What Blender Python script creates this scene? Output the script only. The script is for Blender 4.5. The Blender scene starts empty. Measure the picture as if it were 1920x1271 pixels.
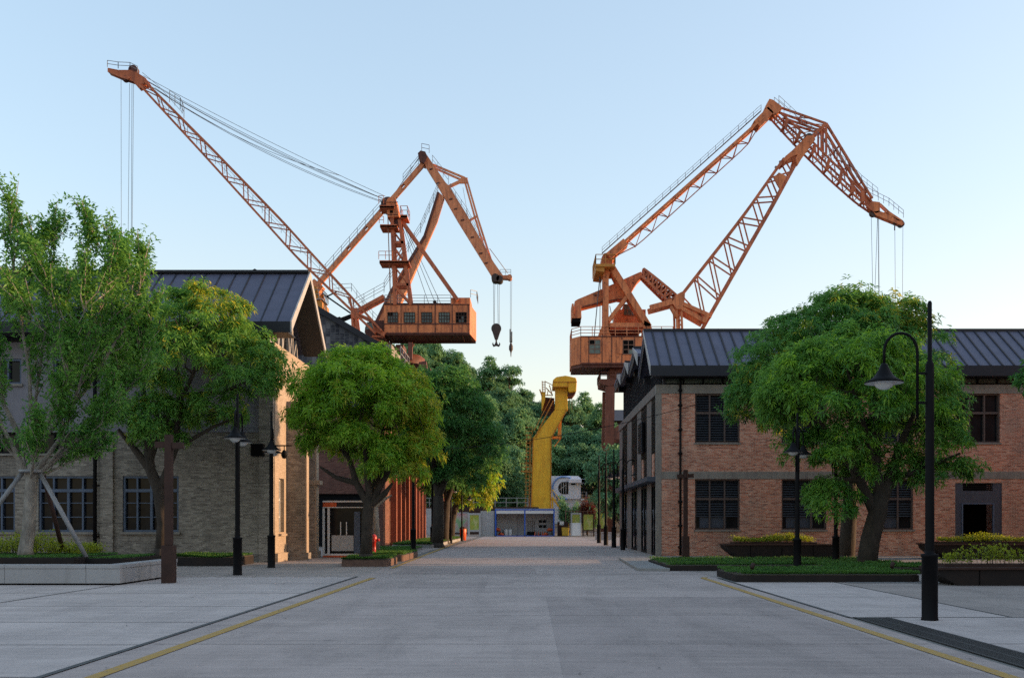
import bpy, math, random
import numpy as np
from mathutils import Vector, Matrix
random.seed(7)
sc = bpy.context.scene
col = sc.collection
V = Vector
F = 1867.0                       # 35 mm lens in photo pixels
VX, VY, CH = 993.0, 978.0, 1.6   # vanishing point of the road, camera height
R = math.radians

def W(px, py, Y):
    """photo pixel at a given real distance -> world point (metres)"""
    return V(((px - VX) / F * Y, Y, CH + (VY - py) / F * Y))

# ------------------------------------------------------------------ scene tree
LOC = {}
def thing(name, label, cat, loc=(0, 0, 0), rz=0.0, group=None):
    o = bpy.data.objects.new(name, None)
    col.objects.link(o)
    o.empty_display_size = 0.3
    o.location = loc
    o.rotation_euler = (0, 0, rz)
    o['label'] = label
    o['category'] = cat
    if group: o['group'] = group
    LOC[o.name] = V(loc)
    return o

def root_of(o):
    while o.parent: o = o.parent
    return o

def copy_tree(o, parent=None):
    c = o.copy(); col.objects.link(c)
    if parent is not None: c.parent = parent
    for ch in list(o.children): copy_tree(ch, c)
    return c

def place(proto, loc, rz=0.0, s=1.0, label=None, group=None, first=False):
    o = proto if first else copy_tree(proto)
    o.location = loc; o.rotation_euler = (0, 0, rz)
    o.scale = s if isinstance(s, (tuple, list)) else (s, s, s)
    if label: o['label'] = label
    if group: o['group'] = group
    return o

class MB:
    def __init__(self):
        self.v = []; self.f = []; self.smooth = []; self.mi = []; self.cur = 0
    def add(self, vs, fs, sm=False):
        b = len(self.v)
        self.v.extend(tuple(p) for p in vs)
        self.f.extend([tuple(i + b for i in q) for q in fs])
        self.smooth.extend([sm] * len(fs)); self.mi.extend([self.cur] * len(fs))
        return self
    def box(self, x0, x1, y0, y1, z0, z1):
        vs = [(x0,y0,z0),(x1,y0,z0),(x1,y1,z0),(x0,y1,z0),(x0,y0,z1),(x1,y0,z1),(x1,y1,z1),(x0,y1,z1)]
        return self.add(vs, [(0,3,2,1),(4,5,6,7),(0,1,5,4),(1,2,6,5),(2,3,7,6),(3,0,4,7)])
    def quad(self, *p):
        return self.add(p, [tuple(range(len(p)))])
    def bar(self, p, q, w, h=None, up=None):
        p = V(p); q = V(q); h = w if h is None else h
        d = q - p
        if d.length < 1e-6: return self
        d.normalize()
        u = V(up) if up else (V((0, 1, 0)) if abs(d.y) < 0.9 else V((0, 0, 1)))
        a = d.cross(u); a.normalize(); b = a.cross(d); b.normalize()
        a = a * w / 2; b = b * h / 2
        vs = [p-a-b, p+a-b, p+a+b, p-a+b, q-a-b, q+a-b, q+a+b, q-a+b]
        return self.add(vs, [(0,1,2,3),(7,6,5,4),(0,4,5,1),(1,5,6,2),(2,6,7,3),(3,7,4,0)])
    def path(self, pts, rad, n=8, cap=True):
        pts = [V(p) for p in pts]
        if not isinstance(rad, (list, tuple)): rad = [rad] * len(pts)
        vs = []; fs = []
        ref = None
        for i, p in enumerate(pts):
            d = (pts[min(i+1, len(pts)-1)] - pts[max(i-1, 0)])
            if d.length < 1e-9: d = V((0, 0, 1))
            d.normalize()
            if ref is None:
                ref = V((1, 0, 0)) if abs(d.x) < 0.8 else V((0, 1, 0))
            a = ref - d * ref.dot(d)
            if a.length < 1e-4: a = d.orthogonal()
            a.normalize(); ref = a; b = d.cross(a)
            for k in range(n):
                t = 2 * math.pi * k / n
                vs.append(p + (a * math.cos(t) + b * math.sin(t)) * rad[i])
        for i in range(len(pts) - 1):
            for k in range(n):
                k2 = (k + 1) % n
                fs.append((i*n+k, i*n+k2, (i+1)*n+k2, (i+1)*n+k))
        k = len(fs)
        if cap: fs += [tuple(range(n))[::-1], tuple(range(len(vs)-n, len(vs)))]
        self.add(vs, fs, True)
        if cap: self.smooth[-2:] = [False, False]
        return self
    def tube(self, p, q, r0, r1=None, n=8):
        return self.path([p, q], [r0, r0 if r1 is None else r1], n)
    def prism(self, pts, ext):
        pts = [V(p) for p in pts]; e = V(ext); n = len(pts)
        vs = pts + [p + e for p in pts]
        fs = [tuple(range(n))[::-1], tuple(range(n, 2*n))] + [(i, (i+1) % n, (i+1) % n + n, i + n) for i in range(n)]
        return self.add(vs, fs)
    def lathe(self, c, prof, n=20, sm=True):
        c = V(c); vs = []; fs = []
        for r, z in prof:
            for k in range(n):
                t = 2*math.pi*k/n
                vs.append(c + V((r*math.cos(t), r*math.sin(t), z)))
        for i in range(len(prof)-1):
            for k in range(n):
                k2 = (k+1) % n
                fs.append((i*n+k, i*n+k2, (i+1)*n+k2, (i+1)*n+k))
        return self.add(vs, fs, sm)
    def disc(self, c, r, axis, t, n=18):
        axis = V(axis).normalized()
        return self.path([V(c) - axis*t/2, V(c) + axis*t/2], r, n)
    def ball(self, c, r, n=12, sz=1.0):
        prof = [(max(r*math.sin(math.pi*i/n), 1e-4), -r*sz*math.cos(math.pi*i/n)) for i in range(n+1)]
        return self.lathe(c, prof, n)
    def rail(self, pts, h=1.05, step=1.5, r=0.03, rails=2):
        pts = [V(p) for p in pts]
        up = V((0, 0, h))
        for p, q in zip(pts, pts[1:]):
            n = max(1, int(round((q-p).length / step)))
            for i in range(n+1):
                s = p.lerp(q, i/n); self.bar(s, s+up, r*2)
            for k in range(1, rails+1):
                self.bar(p + up*k/rails, q + up*k/rails, r*1.8)
        return self
    def build(self, name, mat, parent=None, smooth=None, bevel=0.0, label=None, kind=None, mat2=None):
        me = bpy.data.meshes.new(name)
        off = LOC[root_of(parent).name] if parent is not None and root_of(parent).name in LOC else V((0, 0, 0))
        vs = [(p[0]-off.x, p[1]-off.y, p[2]-off.z) for p in self.v]
        me.from_pydata(vs, [], self.f)
        me.polygons.foreach_set('use_smooth', self.smooth)
        me.materials.append(mat)
        if mat2: me.materials.append(mat2); me.polygons.foreach_set('material_index', self.mi)
        me.update()
        o = bpy.data.objects.new(name, me); col.objects.link(o)
        if parent is not None: o.parent = parent
        if bevel:
            m = o.modifiers.new('edge', 'BEVEL'); m.width = bevel; m.segments = 2; m.limit_method = 'ANGLE'
        if label: o['label'] = label
        if kind: o['kind'] = kind
        return o

def struct(o):
    o['kind'] = 'structure'; return o
def tag(o, label, cat, group=None):
    o['label'] = label; o['category'] = cat
    if group: o['group'] = group
    return o

def wall_holes(mb, org, u, nrm, L, z0, z1, holes, t=0.35):
    """wall sheet with thickness t behind org, along u, openings (u0,u1,z0,z1), with reveals"""
    org = V(org); u = V(u); n = V(nrm)
    us = sorted(set([0, L] + [h[0] for h in holes] + [h[1] for h in holes]))
    zs = sorted(set([z0, z1] + [h[2] for h in holes] + [h[3] for h in holes]))
    us = [a for a in us if 0 <= a <= L]; zs = [a for a in zs if z0 <= a <= z1]
    P = lambda a, z, d: org + u*a + V((0, 0, z)) - n*d
    solid = {}
    for i in range(len(us)-1):
        for j in range(len(zs)-1):
            cu = (us[i]+us[i+1])/2; cz = (zs[j]+zs[j+1])/2
            solid[i, j] = not any(h[0] < cu < h[1] and h[2] < cz < h[3] for h in holes)
    for (i, j), s in solid.items():
        if not s: continue
        a, b, c, d = us[i], us[i+1], zs[j], zs[j+1]
        mb.quad(P(a,c,0), P(b,c,0), P(b,d,0), P(a,d,0))
        mb.quad(P(b,c,t), P(a,c,t), P(a,d,t), P(b,d,t))
        if not solid.get((i-1, j), False): mb.quad(P(a,c,t), P(a,c,0), P(a,d,0), P(a,d,t))
        if not solid.get((i+1, j), False): mb.quad(P(b,c,0), P(b,c,t), P(b,d,t), P(b,d,0))
        if not solid.get((i, j-1), False): mb.quad(P(a,c,0), P(a,c,t), P(b,c,t), P(b,c,0))
        if not solid.get((i, j+1), False): mb.quad(P(a,d,0), P(b,d,0), P(b,d,t), P(a,d,t))
    return mb

# ------------------------------------------------------------------ materials
def newmat(name):
    m = bpy.data.materials.new(name); m.use_nodes = True
    nt = m.node_tree; b = nt.nodes['Principled BSDF']
    return m, nt, b
def node(nt, t, **kw):
    n = nt.nodes.new(t)
    for k, v in kw.items():
        if k in n.inputs: n.inputs[k].default_value = v
        else: setattr(n, k, v)
    return n
def c4(c): return (c[0], c[1], c[2], 1.0)
def mixc(nt, fac, a, b, blend='MIX'):
    m = nt.nodes.new('ShaderNodeMix'); m.data_type = 'RGBA'; m.blend_type = blend
    for s, val in ((0, fac), (6, a), (7, b)):
        if hasattr(val, 'is_linked') or hasattr(val, 'links'): nt.links.new(val, m.inputs[s])
        elif isinstance(val, (tuple, list)): m.inputs[s].default_value = c4(val)
        else: m.inputs[s].default_value = val
    return m.outputs[2]
def ramp(nt, src, stops, interp='LINEAR'):
    r = nt.nodes.new('ShaderNodeValToRGB'); r.color_ramp.interpolation = interp
    e = r.color_ramp.elements
    while len(e) > 1: e.remove(e[-1])
    for i, (p, c) in enumerate(stops):
        el = e[0] if i == 0 else e.new(p)
        el.position = p
        el.color = c4(c) if isinstance(c, (tuple, list)) else (c, c, c, 1)
    nt.links.new(src, r.inputs[0]); return r.outputs[0]
def coords(nt, scale=(1, 1, 1), kind='Object', rot=(0, 0, 0)):
    tc = nt.nodes.new('ShaderNodeTexCoord'); mp = nt.nodes.new('ShaderNodeMapping')
    mp.inputs['Scale'].default_value = scale; mp.inputs['Rotation'].default_value = rot
    nt.links.new(tc.outputs[kind], mp.inputs[0]); return mp.outputs[0]
def noise(nt, vec, scale, detail=5, rough=0.6, dist=0.0):
    n = node(nt, 'ShaderNodeTexNoise', Scale=scale, Detail=detail, Roughness=rough, Distortion=dist)
    nt.links.new(vec, n.inputs['Vector']); return n.outputs[0]
def bump(nt, b, h, strength=0.3, dist=0.02):
    n = node(nt, 'ShaderNodeBump', Strength=strength, Distance=dist)
    nt.links.new(h, n.inputs['Height']); nt.links.new(n.outputs[0], b.inputs['Normal'])

def pm(name, c1, c2=None, scale=3.0, rough=0.7, metal=0.0, bmp=0.0, stretch=(1, 1, 1), lo=0.35, hi=0.65, spec=0.5, detail=6):
    m, nt, b = newmat(name)
    b.inputs['Roughness'].default_value = rough; b.inputs['Metallic'].default_value = metal
    b.inputs['Specular IOR Level'].default_value = spec
    if c2 is None: c2 = tuple(x*0.8 for x in c1)
    vec = coords(nt, stretch)
    n = noise(nt, vec, scale, detail)
    nt.links.new(ramp(nt, n, [(lo, c1), (hi, c2)]), b.inputs['Base Color'])
    if bmp: bump(nt, b, n, bmp)
    return m

def uv_wall(nt):
    """(x+y, z) wall coordinates for axis-aligned walls"""
    tc = nt.nodes.new('ShaderNodeTexCoord'); s = nt.nodes.new('ShaderNodeSeparateXYZ')
    nt.links.new(tc.outputs['Object'], s.inputs[0])
    a = node(nt, 'ShaderNodeMath', operation='ADD'); nt.links.new(s.outputs[0], a.inputs[0]); nt.links.new(s.outputs[1], a.inputs[1])
    c = nt.nodes.new('ShaderNodeCombineXYZ'); nt.links.new(a.outputs[0], c.inputs[0]); nt.links.new(s.outputs[2], c.inputs[1])
    return c.outputs[0], tc.outputs['Object'], s

def brick_mat(name, ca, cb, cc, mortar, bw=0.25, bh=0.078, msize=0.012, stain=None, stain_amt=0.5, chip=None, vertical=False):
    m, nt, b = newmat(name)
    b.inputs['Roughness'].default_value = 0.9; b.inputs['Specular IOR Level'].default_value = 0.25
    uv, ob, sep = uv_wall(nt)
    br = node(nt, 'ShaderNodeTexBrick', Scale=1.0)
    br.inputs['Color1'].default_value = (0, 0, 0, 1); br.inputs['Color2'].default_value = (1, 1, 1, 1)
    br.inputs['Mortar'].default_value = (0.5, 0.5, 0.5, 1)
    br.inputs['Mortar Size'].default_value = msize; br.inputs['Brick Width'].default_value = bw; br.inputs['Row Height'].default_value = bh
    if vertical:
        mp = nt.nodes.new('ShaderNodeMapping'); mp.inputs['Rotation'].default_value = (0, 0, math.pi/2)
        nt.links.new(uv, mp.inputs[0]); nt.links.new(mp.outputs[0], br.inputs['Vector'])
    else: nt.links.new(uv, br.inputs['Vector'])
    col1 = ramp(nt, br.outputs['Color'], [(0.0, ca), (0.45, cb), (1.0, cc)])
    n1 = noise(nt, ob, 0.6, 6, 0.65)
    c = mixc(nt, ramp(nt, n1, [(0.4, 0.0), (0.72, 0.45)]), col1, tuple(x*0.6 for x in ca))
    n3 = noise(nt, coords(nt, (1.6, 1.6, 13.0)), 1.0, 4, 0.75)      # rows of differing bricks
    c = mixc(nt, ramp(nt, n3, [(0.47, 0.0), (0.66, 0.6)]), c, cc)
    if chip:
        n2 = noise(nt, coords(nt, (2.2, 2.2, 9.0)), 1.6, 4, 0.75)
        c = mixc(nt, ramp(nt, n2, [(0.6, 0.0), (0.68, 0.75)]), c, chip)
    if stain:
        n4 = noise(nt, coords(nt, (1, 1, 0.55)), 0.5, 5, 0.7)
        c = mixc(nt, ramp(nt, n4, [(0.5, 0.0), (0.66, stain_amt)]), c, stain)
    c = mixc(nt, br.outputs['Fac'], c, mortar)
    nt.links.new(c, b.inputs['Base Color'])
    bump(nt, b, br.outputs['Fac'], -0.15, 0.006)
    return m

def paint_rust(name, c, c2, rust, amt=0.6, streak=True, rough=0.6):
    m, nt, b = newmat(name)
    b.inputs['Roughness'].default_value = rough; b.inputs['Specular IOR Level'].default_value = 0.35
    ob = coords(nt)
    base = mixc(nt, ramp(nt, noise(nt, ob, 0.5, 4), [(0.35, 0.0), (0.65, 1.0)]), c, c2)
    fd = noise(nt, coords(nt, (1.2, 1.2, 0.7)), 0.9, 7, 0.7)
    base = mixc(nt, ramp(nt, fd, [(0.5, 0.0), (0.66, 0.55)]), base, tuple(min(.8, x*1.15+.03) for x in c))
    st = noise(nt, coords(nt, (2.6, 2.6, 0.28)), 1.0, 6, 0.7)
    base = mixc(nt, ramp(nt, st, [(0.45, 0.0), (0.62, amt)]), base, rust)
    sp = noise(nt, ob, 2.7, 8, 0.75)
    base = mixc(nt, ramp(nt, sp, [(0.56, 0.0), (0.64, min(1, amt*1.3))]), base, tuple(x*0.4 for x in rust))
    nt.links.new(base, b.inputs['Base Color']); bump(nt, b, sp, 0.15, 0.02)
    return m

def leaf_mat(name, dark, mid, light, trans=0.35, rough=0.5, nscale=0.5):
    m, nt, b = newmat(name)
    g = nt.nodes.new('ShaderNodeNewGeometry')
    cr = ramp(nt, g.outputs['Random Per Island'], [(0.0, dark), (0.5, mid), (1.0, light)])
    n = noise(nt, coords(nt), nscale, 3)
    c = mixc(nt, ramp(nt, n, [(0.35, 0.0), (0.68, 0.7)]), cr, light)
    nt.links.new(c, b.inputs['Base Color'])
    b.inputs['Roughness'].default_value = rough; b.inputs['Specular IOR Level'].default_value = 0.28
    t = nt.nodes.new('ShaderNodeBsdfTranslucent')
    hs = node(nt, 'ShaderNodeHueSaturation', Hue=0.485, Saturation=1.05, Value=1.6)
    nt.links.new(c, hs.inputs['Color']); nt.links.new(hs.outputs[0], t.inputs[0])
    mx = nt.nodes.new('ShaderNodeMixShader'); mx.inputs[0].default_value = trans
    nt.links.new(b.outputs[0], mx.inputs[1]); nt.links.new(t.outputs[0], mx.inputs[2])
    nt.links.new(mx.outputs[0], nt.nodes['Material Output'].inputs[0])
    return m

M = {}
M['brick_red'] = brick_mat('red brickwork', (0.25, 0.064, 0.034), (0.57, 0.170, 0.085), (0.70, 0.37, 0.25), (0.45, 0.34, 0.27), bw=.23, bh=.066, msize=.009,
                           stain=(0.17, 0.10, 0.08), stain_amt=0.65, chip=(0.75, 0.62, 0.54))
M['brick_grey'] = brick_mat('grey brown brickwork', (0.125, 0.106, 0.09), (0.235, 0.20, 0.168), (0.37, 0.325, 0.275), (0.24, 0.215, 0.185), bw=.23, bh=.066, msize=.009,
                            stain=(0.06, 0.05, 0.045), stain_amt=0.85, chip=(0.42, 0.37, 0.32))
M['brick_sunlit'] = brick_mat('sunlit brickwork', (0.31, 0.245, 0.185), (0.35, 0.28, 0.215), (0.41, 0.33, 0.26), (0.31, 0.25, 0.19), bw=0.25,
                            stain=(0.30, 0.20, 0.13), stain_amt=0.35)  # the hall's brick again, with sunlight put into a paler peach tone
M['brick_dark'] = brick_mat('dark red brickwork', (0.10, 0.035, 0.025), (0.16, 0.055, 0.04), (0.24, 0.10, 0.07), (0.16, 0.10, 0.08),
                            stain=(0.06, 0.03, 0.025), stain_amt=0.6)
M['slate'] = brick_mat('dark slate tiles', (0.022, 0.024, 0.034), (0.04, 0.043, 0.058), (0.17, 0.17, 0.185), (0.085, 0.085, 0.095),
                       bw=0.50, bh=0.30, msize=0.025, vertical=True)

def concrete_wall(name, c1, c2, stain):
    m, nt, b = newmat(name)
    b.inputs['Roughness'].default_value = 0.9
    ob = coords(nt)
    c = mixc(nt, ramp(nt, noise(nt, ob, 1.2, 7), [(0.35, 0.0), (0.65, 1.0)]), c1, c2)
    s = noise(nt, coords(nt, (1.8, 1.8, 0.4)), 1.3, 6, 0.7)
    c = mixc(nt, ramp(nt, s, [(0.5, 0.0), (0.7, 0.7)]), c, stain)
    nt.links.new(c, b.inputs['Base Color']); bump(nt, b, noise(nt, ob, 18, 6), 0.25)
    return m
M['conc'] = concrete_wall('weathered wall concrete', (0.25, 0.225, 0.195), (0.20, 0.178, 0.155), (0.11, 0.092, 0.082))
M['render_grey'] = concrete_wall('grey wall cladding', (0.21, 0.20, 0.225), (0.175, 0.165, 0.19), (0.13, 0.125, 0.145))
M['stone'] = concrete_wall('pale granite facing', (0.36, 0.35, 0.35), (0.31, 0.30, 0.30), (0.24, 0.23, 0.22))

def pave_mat(name, c1, c2, dark, streaks=1.0, speck=0.5, patch=0.35, joint=None):
    m, nt, b = newmat(name)
    b.inputs['Roughness'].default_value = 0.82; b.inputs['Specular IOR Level'].default_value = 0.35
    ob = coords(nt)
    c = mixc(nt, ramp(nt, noise(nt, ob, 0.22, 6, 0.62), [(0.36, 0.0), (0.64, 1.0)]), c1, c2)
    s1 = noise(nt, coords(nt, (0.5, 7.0, 1), rot=(0, 0, 0.05)), 1.0, 5, 0.7)     # trowel and broom strokes across the road
    c = mixc(nt, ramp(nt, s1, [(0.38, 0.0), (0.70, 0.55*streaks)]), c, dark)
    s2 = noise(nt, coords(nt, (0.11, 0.9, 1), rot=(0, 0, -0.12)), 1.0, 4, 0.6)
    c = mixc(nt, ramp(nt, s2, [(0.45, 0.0), (0.7, patch)]), c, tuple(x*1.25 for x in c1))
    s4 = noise(nt, coords(nt, (1.3, 0.16, 1), rot=(0, 0, 0.1)), 0.9, 5, 0.7, 0.6)   # tyre-worn lengths
    c = mixc(nt, ramp(nt, s4, [(0.48, 0.0), (0.68, 0.55)]), c, dark)
    sp = noise(nt, ob, 60, 3, 0.8)
    c = mixc(nt, ramp(nt, sp, [(0.55, 0.0), (0.75, speck)]), c, tuple(x*0.55 for x in dark))
    s5 = noise(nt, ob, 3.1, 7, 0.72)
    c = mixc(nt, ramp(nt, s5, [(0.58, 0.0), (0.68, 0.55)]), c, tuple(x*0.65 for x in dark))
    s6 = noise(nt, ob, 0.55, 7, 0.7, 0.4)
    c = mixc(nt, ramp(nt, s6, [(0.46, 0.0), (0.66, 0.7)]), c, tuple(x*1.22 for x in c2))
    nt.links.new(c, b.inputs['Base Color']); bump(nt, b, noise(nt, ob, 45, 5, 0.7), 0.35, 0.006)
    return m
M['road'] = pave_mat('worn road concrete', (0.46, 0.378, 0.34), (0.375, 0.308, 0.28), (0.255, 0.21, 0.193), streaks=1.5, speck=.7)
M['paving'] = pave_mat('brushed pavement concrete', (0.55, 0.47, 0.43), (0.45, 0.385, 0.355), (0.31, 0.265, 0.248), streaks=1.5, speck=0.4)
M['cross'] = pave_mat('cross street concrete', (0.40, 0.335, 0.295), (0.32, 0.27, 0.24), (0.205, 0.175, 0.16), streaks=1.3)
M['dirt'] = pave_mat('far ground', (0.20, 0.19, 0.17), (0.16, 0.15, 0.135), (0.11, 0.10, 0.09))
M['joint'] = pm('joint bitumen', (0.05, 0.05, 0.05), (0.09, 0.085, 0.08), 6)
M['drain'] = pm('drain iron', (0.012, 0.012, 0.012), (0.022, 0.020, 0.019), 8, rough=0.7, bmp=0.3)
def line_mat():
    m, nt, b = newmat('worn yellow line paint'); ob = coords(nt)
    w = noise(nt, ob, 9, 8, 0.75)
    c = mixc(nt, ramp(nt, w, [(0.5, 0.0), (0.66, 0.9)]), (0.42, 0.25, 0.05), (0.24, 0.20, 0.15))
    nt.links.new(c, b.inputs['Base Color']); b.inputs['Roughness'].default_value = 0.8; return m
M['line'] = line_mat()
M['roof'] = pm('dark zinc roof', (0.082, 0.086, 0.135), (0.068, 0.071, 0.112), 0.9, rough=0.6, metal=0.0, stretch=(1, 1, 3), spec=0.5, bmp=0.02)
M['fascia'] = pm('dark fascia metal', (0.017, 0.018, 0.026), (0.013, 0.014, 0.02), 1.5, rough=0.55, spec=.3)
M['barge'] = pm('pale bargeboard', (0.38, 0.37, 0.37), (0.31, 0.30, 0.30), 2, rough=0.6)
M['soffit'] = pm('dark soffit boards', (0.045, 0.040, 0.036), (0.035, 0.031, 0.029), 2, rough=0.8)
M['dkmetal'] = pm('black painted metal', (0.004, 0.004, 0.0052), (0.0065, 0.006, 0.007), 4, rough=0.6, spec=0.12)
M['brown_metal'] = pm('rust brown steel', (0.040, 0.022, 0.018), (0.058, 0.030, 0.023), 3, rough=0.8, bmp=0.1, spec=0.25)
M['corten'] = pm('dark corten plate', (0.016, 0.013, 0.0125), (0.026, 0.018, 0.015), 2.5, rough=0.75, spec=0.25)
M['bluesteel'] = pm('blue grey painted steel', (0.052, 0.062, 0.088), (0.042, 0.05, 0.072), 2.5, rough=0.55)
M['frame_blue'] = pm('blue grey window frames', (0.075, 0.105, 0.165), (0.058, 0.082, 0.13), 4, rough=0.55)
def glass(name, c, rough=0.12, spec=0.16):
    m, nt, b = newmat(name)
    n = noise(nt, coords(nt), 1.7, 2)
    nt.links.new(ramp(nt, n, [(0.3, c), (0.7, tuple(x*1.8 for x in c))]), b.inputs['Base Color'])
    b.inputs['Roughness'].default_value = rough; b.inputs['Specular IOR Level'].default_value = spec
    bump(nt, b, n, 0.05, 0.05); return m
M['glass'] = glass('dark window glass', (0.008, 0.009, 0.011))
M['glass_lit'] = glass('grey green window glass', (0.09, 0.11, 0.10), 0.15)
M['glass_dim'] = glass('dusty grey window glass', (0.06, 0.07, 0.068), 0.2)
M['void'] = pm('dark interior', (0.006, 0.006, 0.006), (0.010, 0.009, 0.009), 2, rough=1.0, spec=0.0)
M['orange'] = paint_rust('weathered orange crane paint', (0.68, 0.225, 0.082), (0.58, 0.175, 0.064), (0.21, 0.06, 0.032), 0.65)
M['orange_lattice'] = paint_rust('orange red crane steel', (0.52, 0.148, 0.060), (0.43, 0.115, 0.048), (0.17, 0.046, 0.028), 0.6)
M['salmon'] = paint_rust('faded salmon crane paint', (0.68, 0.26, 0.12), (0.60, 0.215, 0.098), (0.25, 0.078, 0.044), 0.55)
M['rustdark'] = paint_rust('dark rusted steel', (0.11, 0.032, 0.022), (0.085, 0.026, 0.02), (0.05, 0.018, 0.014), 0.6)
M['yellow'] = paint_rust('gantry yellow paint', (0.80, 0.46, 0.025), (0.73, 0.405, 0.022), (0.30, 0.13, 0.02), 0.3, rough=0.5)
M['gold'] = paint_rust('ochre crane paint and sunlit steel', (0.50, 0.22, 0.03), (0.46, 0.19, 0.03), (0.24, 0.09, 0.03), 0.4)
M['rope'] = pm('steel rope', (0.10, 0.105, 0.115), (0.075, 0.08, 0.088), 2, rough=0.5)
M['railing'] = pm('rail steel', (0.20, 0.10, 0.065), (0.15, 0.075, 0.05), 2, rough=0.6)
M['greyrail'] = pm('galvanised rail', (0.24, 0.24, 0.25), (0.19, 0.19, 0.20), 3, rough=0.5)
M['hookm'] = pm('greasy hook steel', (0.03, 0.018, 0.016), (0.05, 0.026, 0.02), 2, rough=0.6)
M['white'] = pm('white paint', (0.70, 0.70, 0.70), (0.62, 0.62, 0.62), 2, rough=0.5)
M['whitewall'] = pm('blue white render', (0.74, 0.79, 0.88), (0.66, 0.71, 0.81), 0.8, rough=0.8)
M['bluetrim'] = pm('pale blue trim', (0.16, 0.32, 0.70), (0.13, 0.27, 0.60), 2, rough=0.6)
M['shedblue'] = pm('bright blue frame paint', (0.02, 0.10, 0.48), (0.018, 0.085, 0.40), 3, rough=0.5)
M['shedgrey'] = pm('grey sheet panel', (0.42, 0.42, 0.425), (0.36, 0.36, 0.365), 1.2, rough=0.6)
M['orangeplastic'] = pm('orange plastic', (0.62, 0.10, 0.02), (0.52, 0.08, 0.02), 5, rough=0.45)
M['hydrant'] = pm('red hydrant enamel', (0.42, 0.025, 0.018), (0.33, 0.02, 0.015), 6, rough=0.35)
M['yellowplastic'] = pm('yellow bin plastic', (0.55, 0.36, 0.03), (0.46, 0.30, 0.03), 3, rough=0.5)
M['bark'] = pm('dark bark', (0.026, 0.020, 0.015), (0.055, 0.041, 0.031), 6, rough=0.95, bmp=0.8, stretch=(1, 1, 0.35))
M['bark_pale'] = pm('pale grey bark', (0.16, 0.14, 0.12), (0.28, 0.25, 0.215), 5, rough=0.9, bmp=0.6, stretch=(1, 1, 0.5), lo=0.4, hi=0.6)
M['lampglass'] = pm('frosted lamp bowl', (0.62, 0.64, 0.64), (0.55, 0.57, 0.58), 3, rough=0.3)
M['soil'] = pm('bed soil', (0.06, 0.045, 0.032), (0.09, 0.07, 0.05), 8, rough=1)
M['gravel'] = pm('grey gravel', (0.14, 0.135, 0.13), (0.30, 0.29, 0.285), 38, rough=0.95, bmp=1.0)
M['kerb'] = pm('kerb stone', (0.27, 0.26, 0.25), (0.22, 0.21, 0.20), 3, rough=0.85)
M['edgebrick'] = pm('bed edging brick', (0.10, 0.055, 0.04), (0.15, 0.085, 0.06), 6, rough=0.9)
def poster(name, a, b_, c):
    m, nt, b = newmat(name)
    v = coords(nt, (1, 1, 1), 'Generated', rot=(0, 0.5, 0))
    w = noise(nt, v, 2.2, 2, 0.4, 0.8)
    nt.links.new(ramp(nt, w, [(0.3, a), (0.5, b_), (0.7, c)]), b.inputs['Base Color']); b.inputs['Roughness'].default_value = 0.4
    return m
M['poster'] = poster('green and yellow poster print', (0.42, 0.34, 0.06), (0.28, 0.38, 0.06), (0.48, 0.48, 0.20))
M['banner'] = poster('pink and green banner print', (0.55, 0.20, 0.24), (0.50, 0.42, 0.36), (0.25, 0.42, 0.20))
M['leaf_mango'] = leaf_mat('mango leaves', (0.030, 0.128, 0.035), (0.078, 0.235, 0.048), (0.185, 0.35, 0.062), 0.46)
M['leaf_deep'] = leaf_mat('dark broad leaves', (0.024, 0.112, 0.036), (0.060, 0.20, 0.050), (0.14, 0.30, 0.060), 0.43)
M['leaf_bright'] = leaf_mat('fresh mango leaves', (0.050, 0.180, 0.026), (0.135, 0.325, 0.038), (0.29, 0.47, 0.05), 0.46)
M['leaf_sun_gold'] = leaf_mat('yellowing and sunlit leaves', (0.11, 0.19, 0.024), (0.23, 0.30, 0.032), (0.42, 0.40, 0.05), 0.45)  # yellow leaves, with low sunlight put into their colour
M['leaf_small'] = leaf_mat('small street tree leaves', (0.034, 0.135, 0.036), (0.075, 0.225, 0.048), (0.16, 0.32, 0.06), 0.47)
M['leaf_hill'] = leaf_mat('hill wood leaves', (0.050, 0.150, 0.088), (0.090, 0.215, 0.112), (0.155, 0.285, 0.13), 0.28, 0.7, 0.12)  # lightened and blued: distance haze put into the leaf colour
M['leaf_hill_light'] = leaf_mat('lighter hill wood leaves', (0.072, 0.20, 0.098), (0.125, 0.27, 0.12), (0.20, 0.34, 0.135), 0.28, 0.7, 0.12)  # same haze put into the paler hill green
M['leaf_shrub'] = leaf_mat('yellow green shrub leaves', (0.08, 0.14, 0.012), (0.17, 0.24, 0.02), (0.32, 0.36, 0.035), 0.4)
M['leaf_red'] = leaf_mat('dark red leaves', (0.05, 0.012, 0.012), (0.09, 0.02, 0.016), (0.14, 0.05, 0.025), 0.3)
M['grassblade'] = leaf_mat('grass blades', (0.024, 0.092, 0.022), (0.046, 0.145, 0.030), (0.095, 0.20, 0.038), 0.35)
M['rustorange'] = paint_rust('rusty dark orange steel', (0.17, 0.052, 0.03), (0.13, 0.042, 0.025), (0.06, 0.02, 0.015), 0.7)
M['conc_brown'] = concrete_wall('darker brown concrete', (0.19, 0.155, 0.135), (0.155, 0.125, 0.11), (0.09, 0.07, 0.062))  # darker, browner copy of the wall concrete
M['bar'] = pm('brown window bars', (0.075, 0.052, 0.045), (0.10, 0.066, 0.055), 5, rough=.7)
M['slatm'] = pm('dark blue louvre blades', (0.016, 0.018, 0.024), (0.022, 0.024, 0.031), 4, rough=.5)
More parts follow.
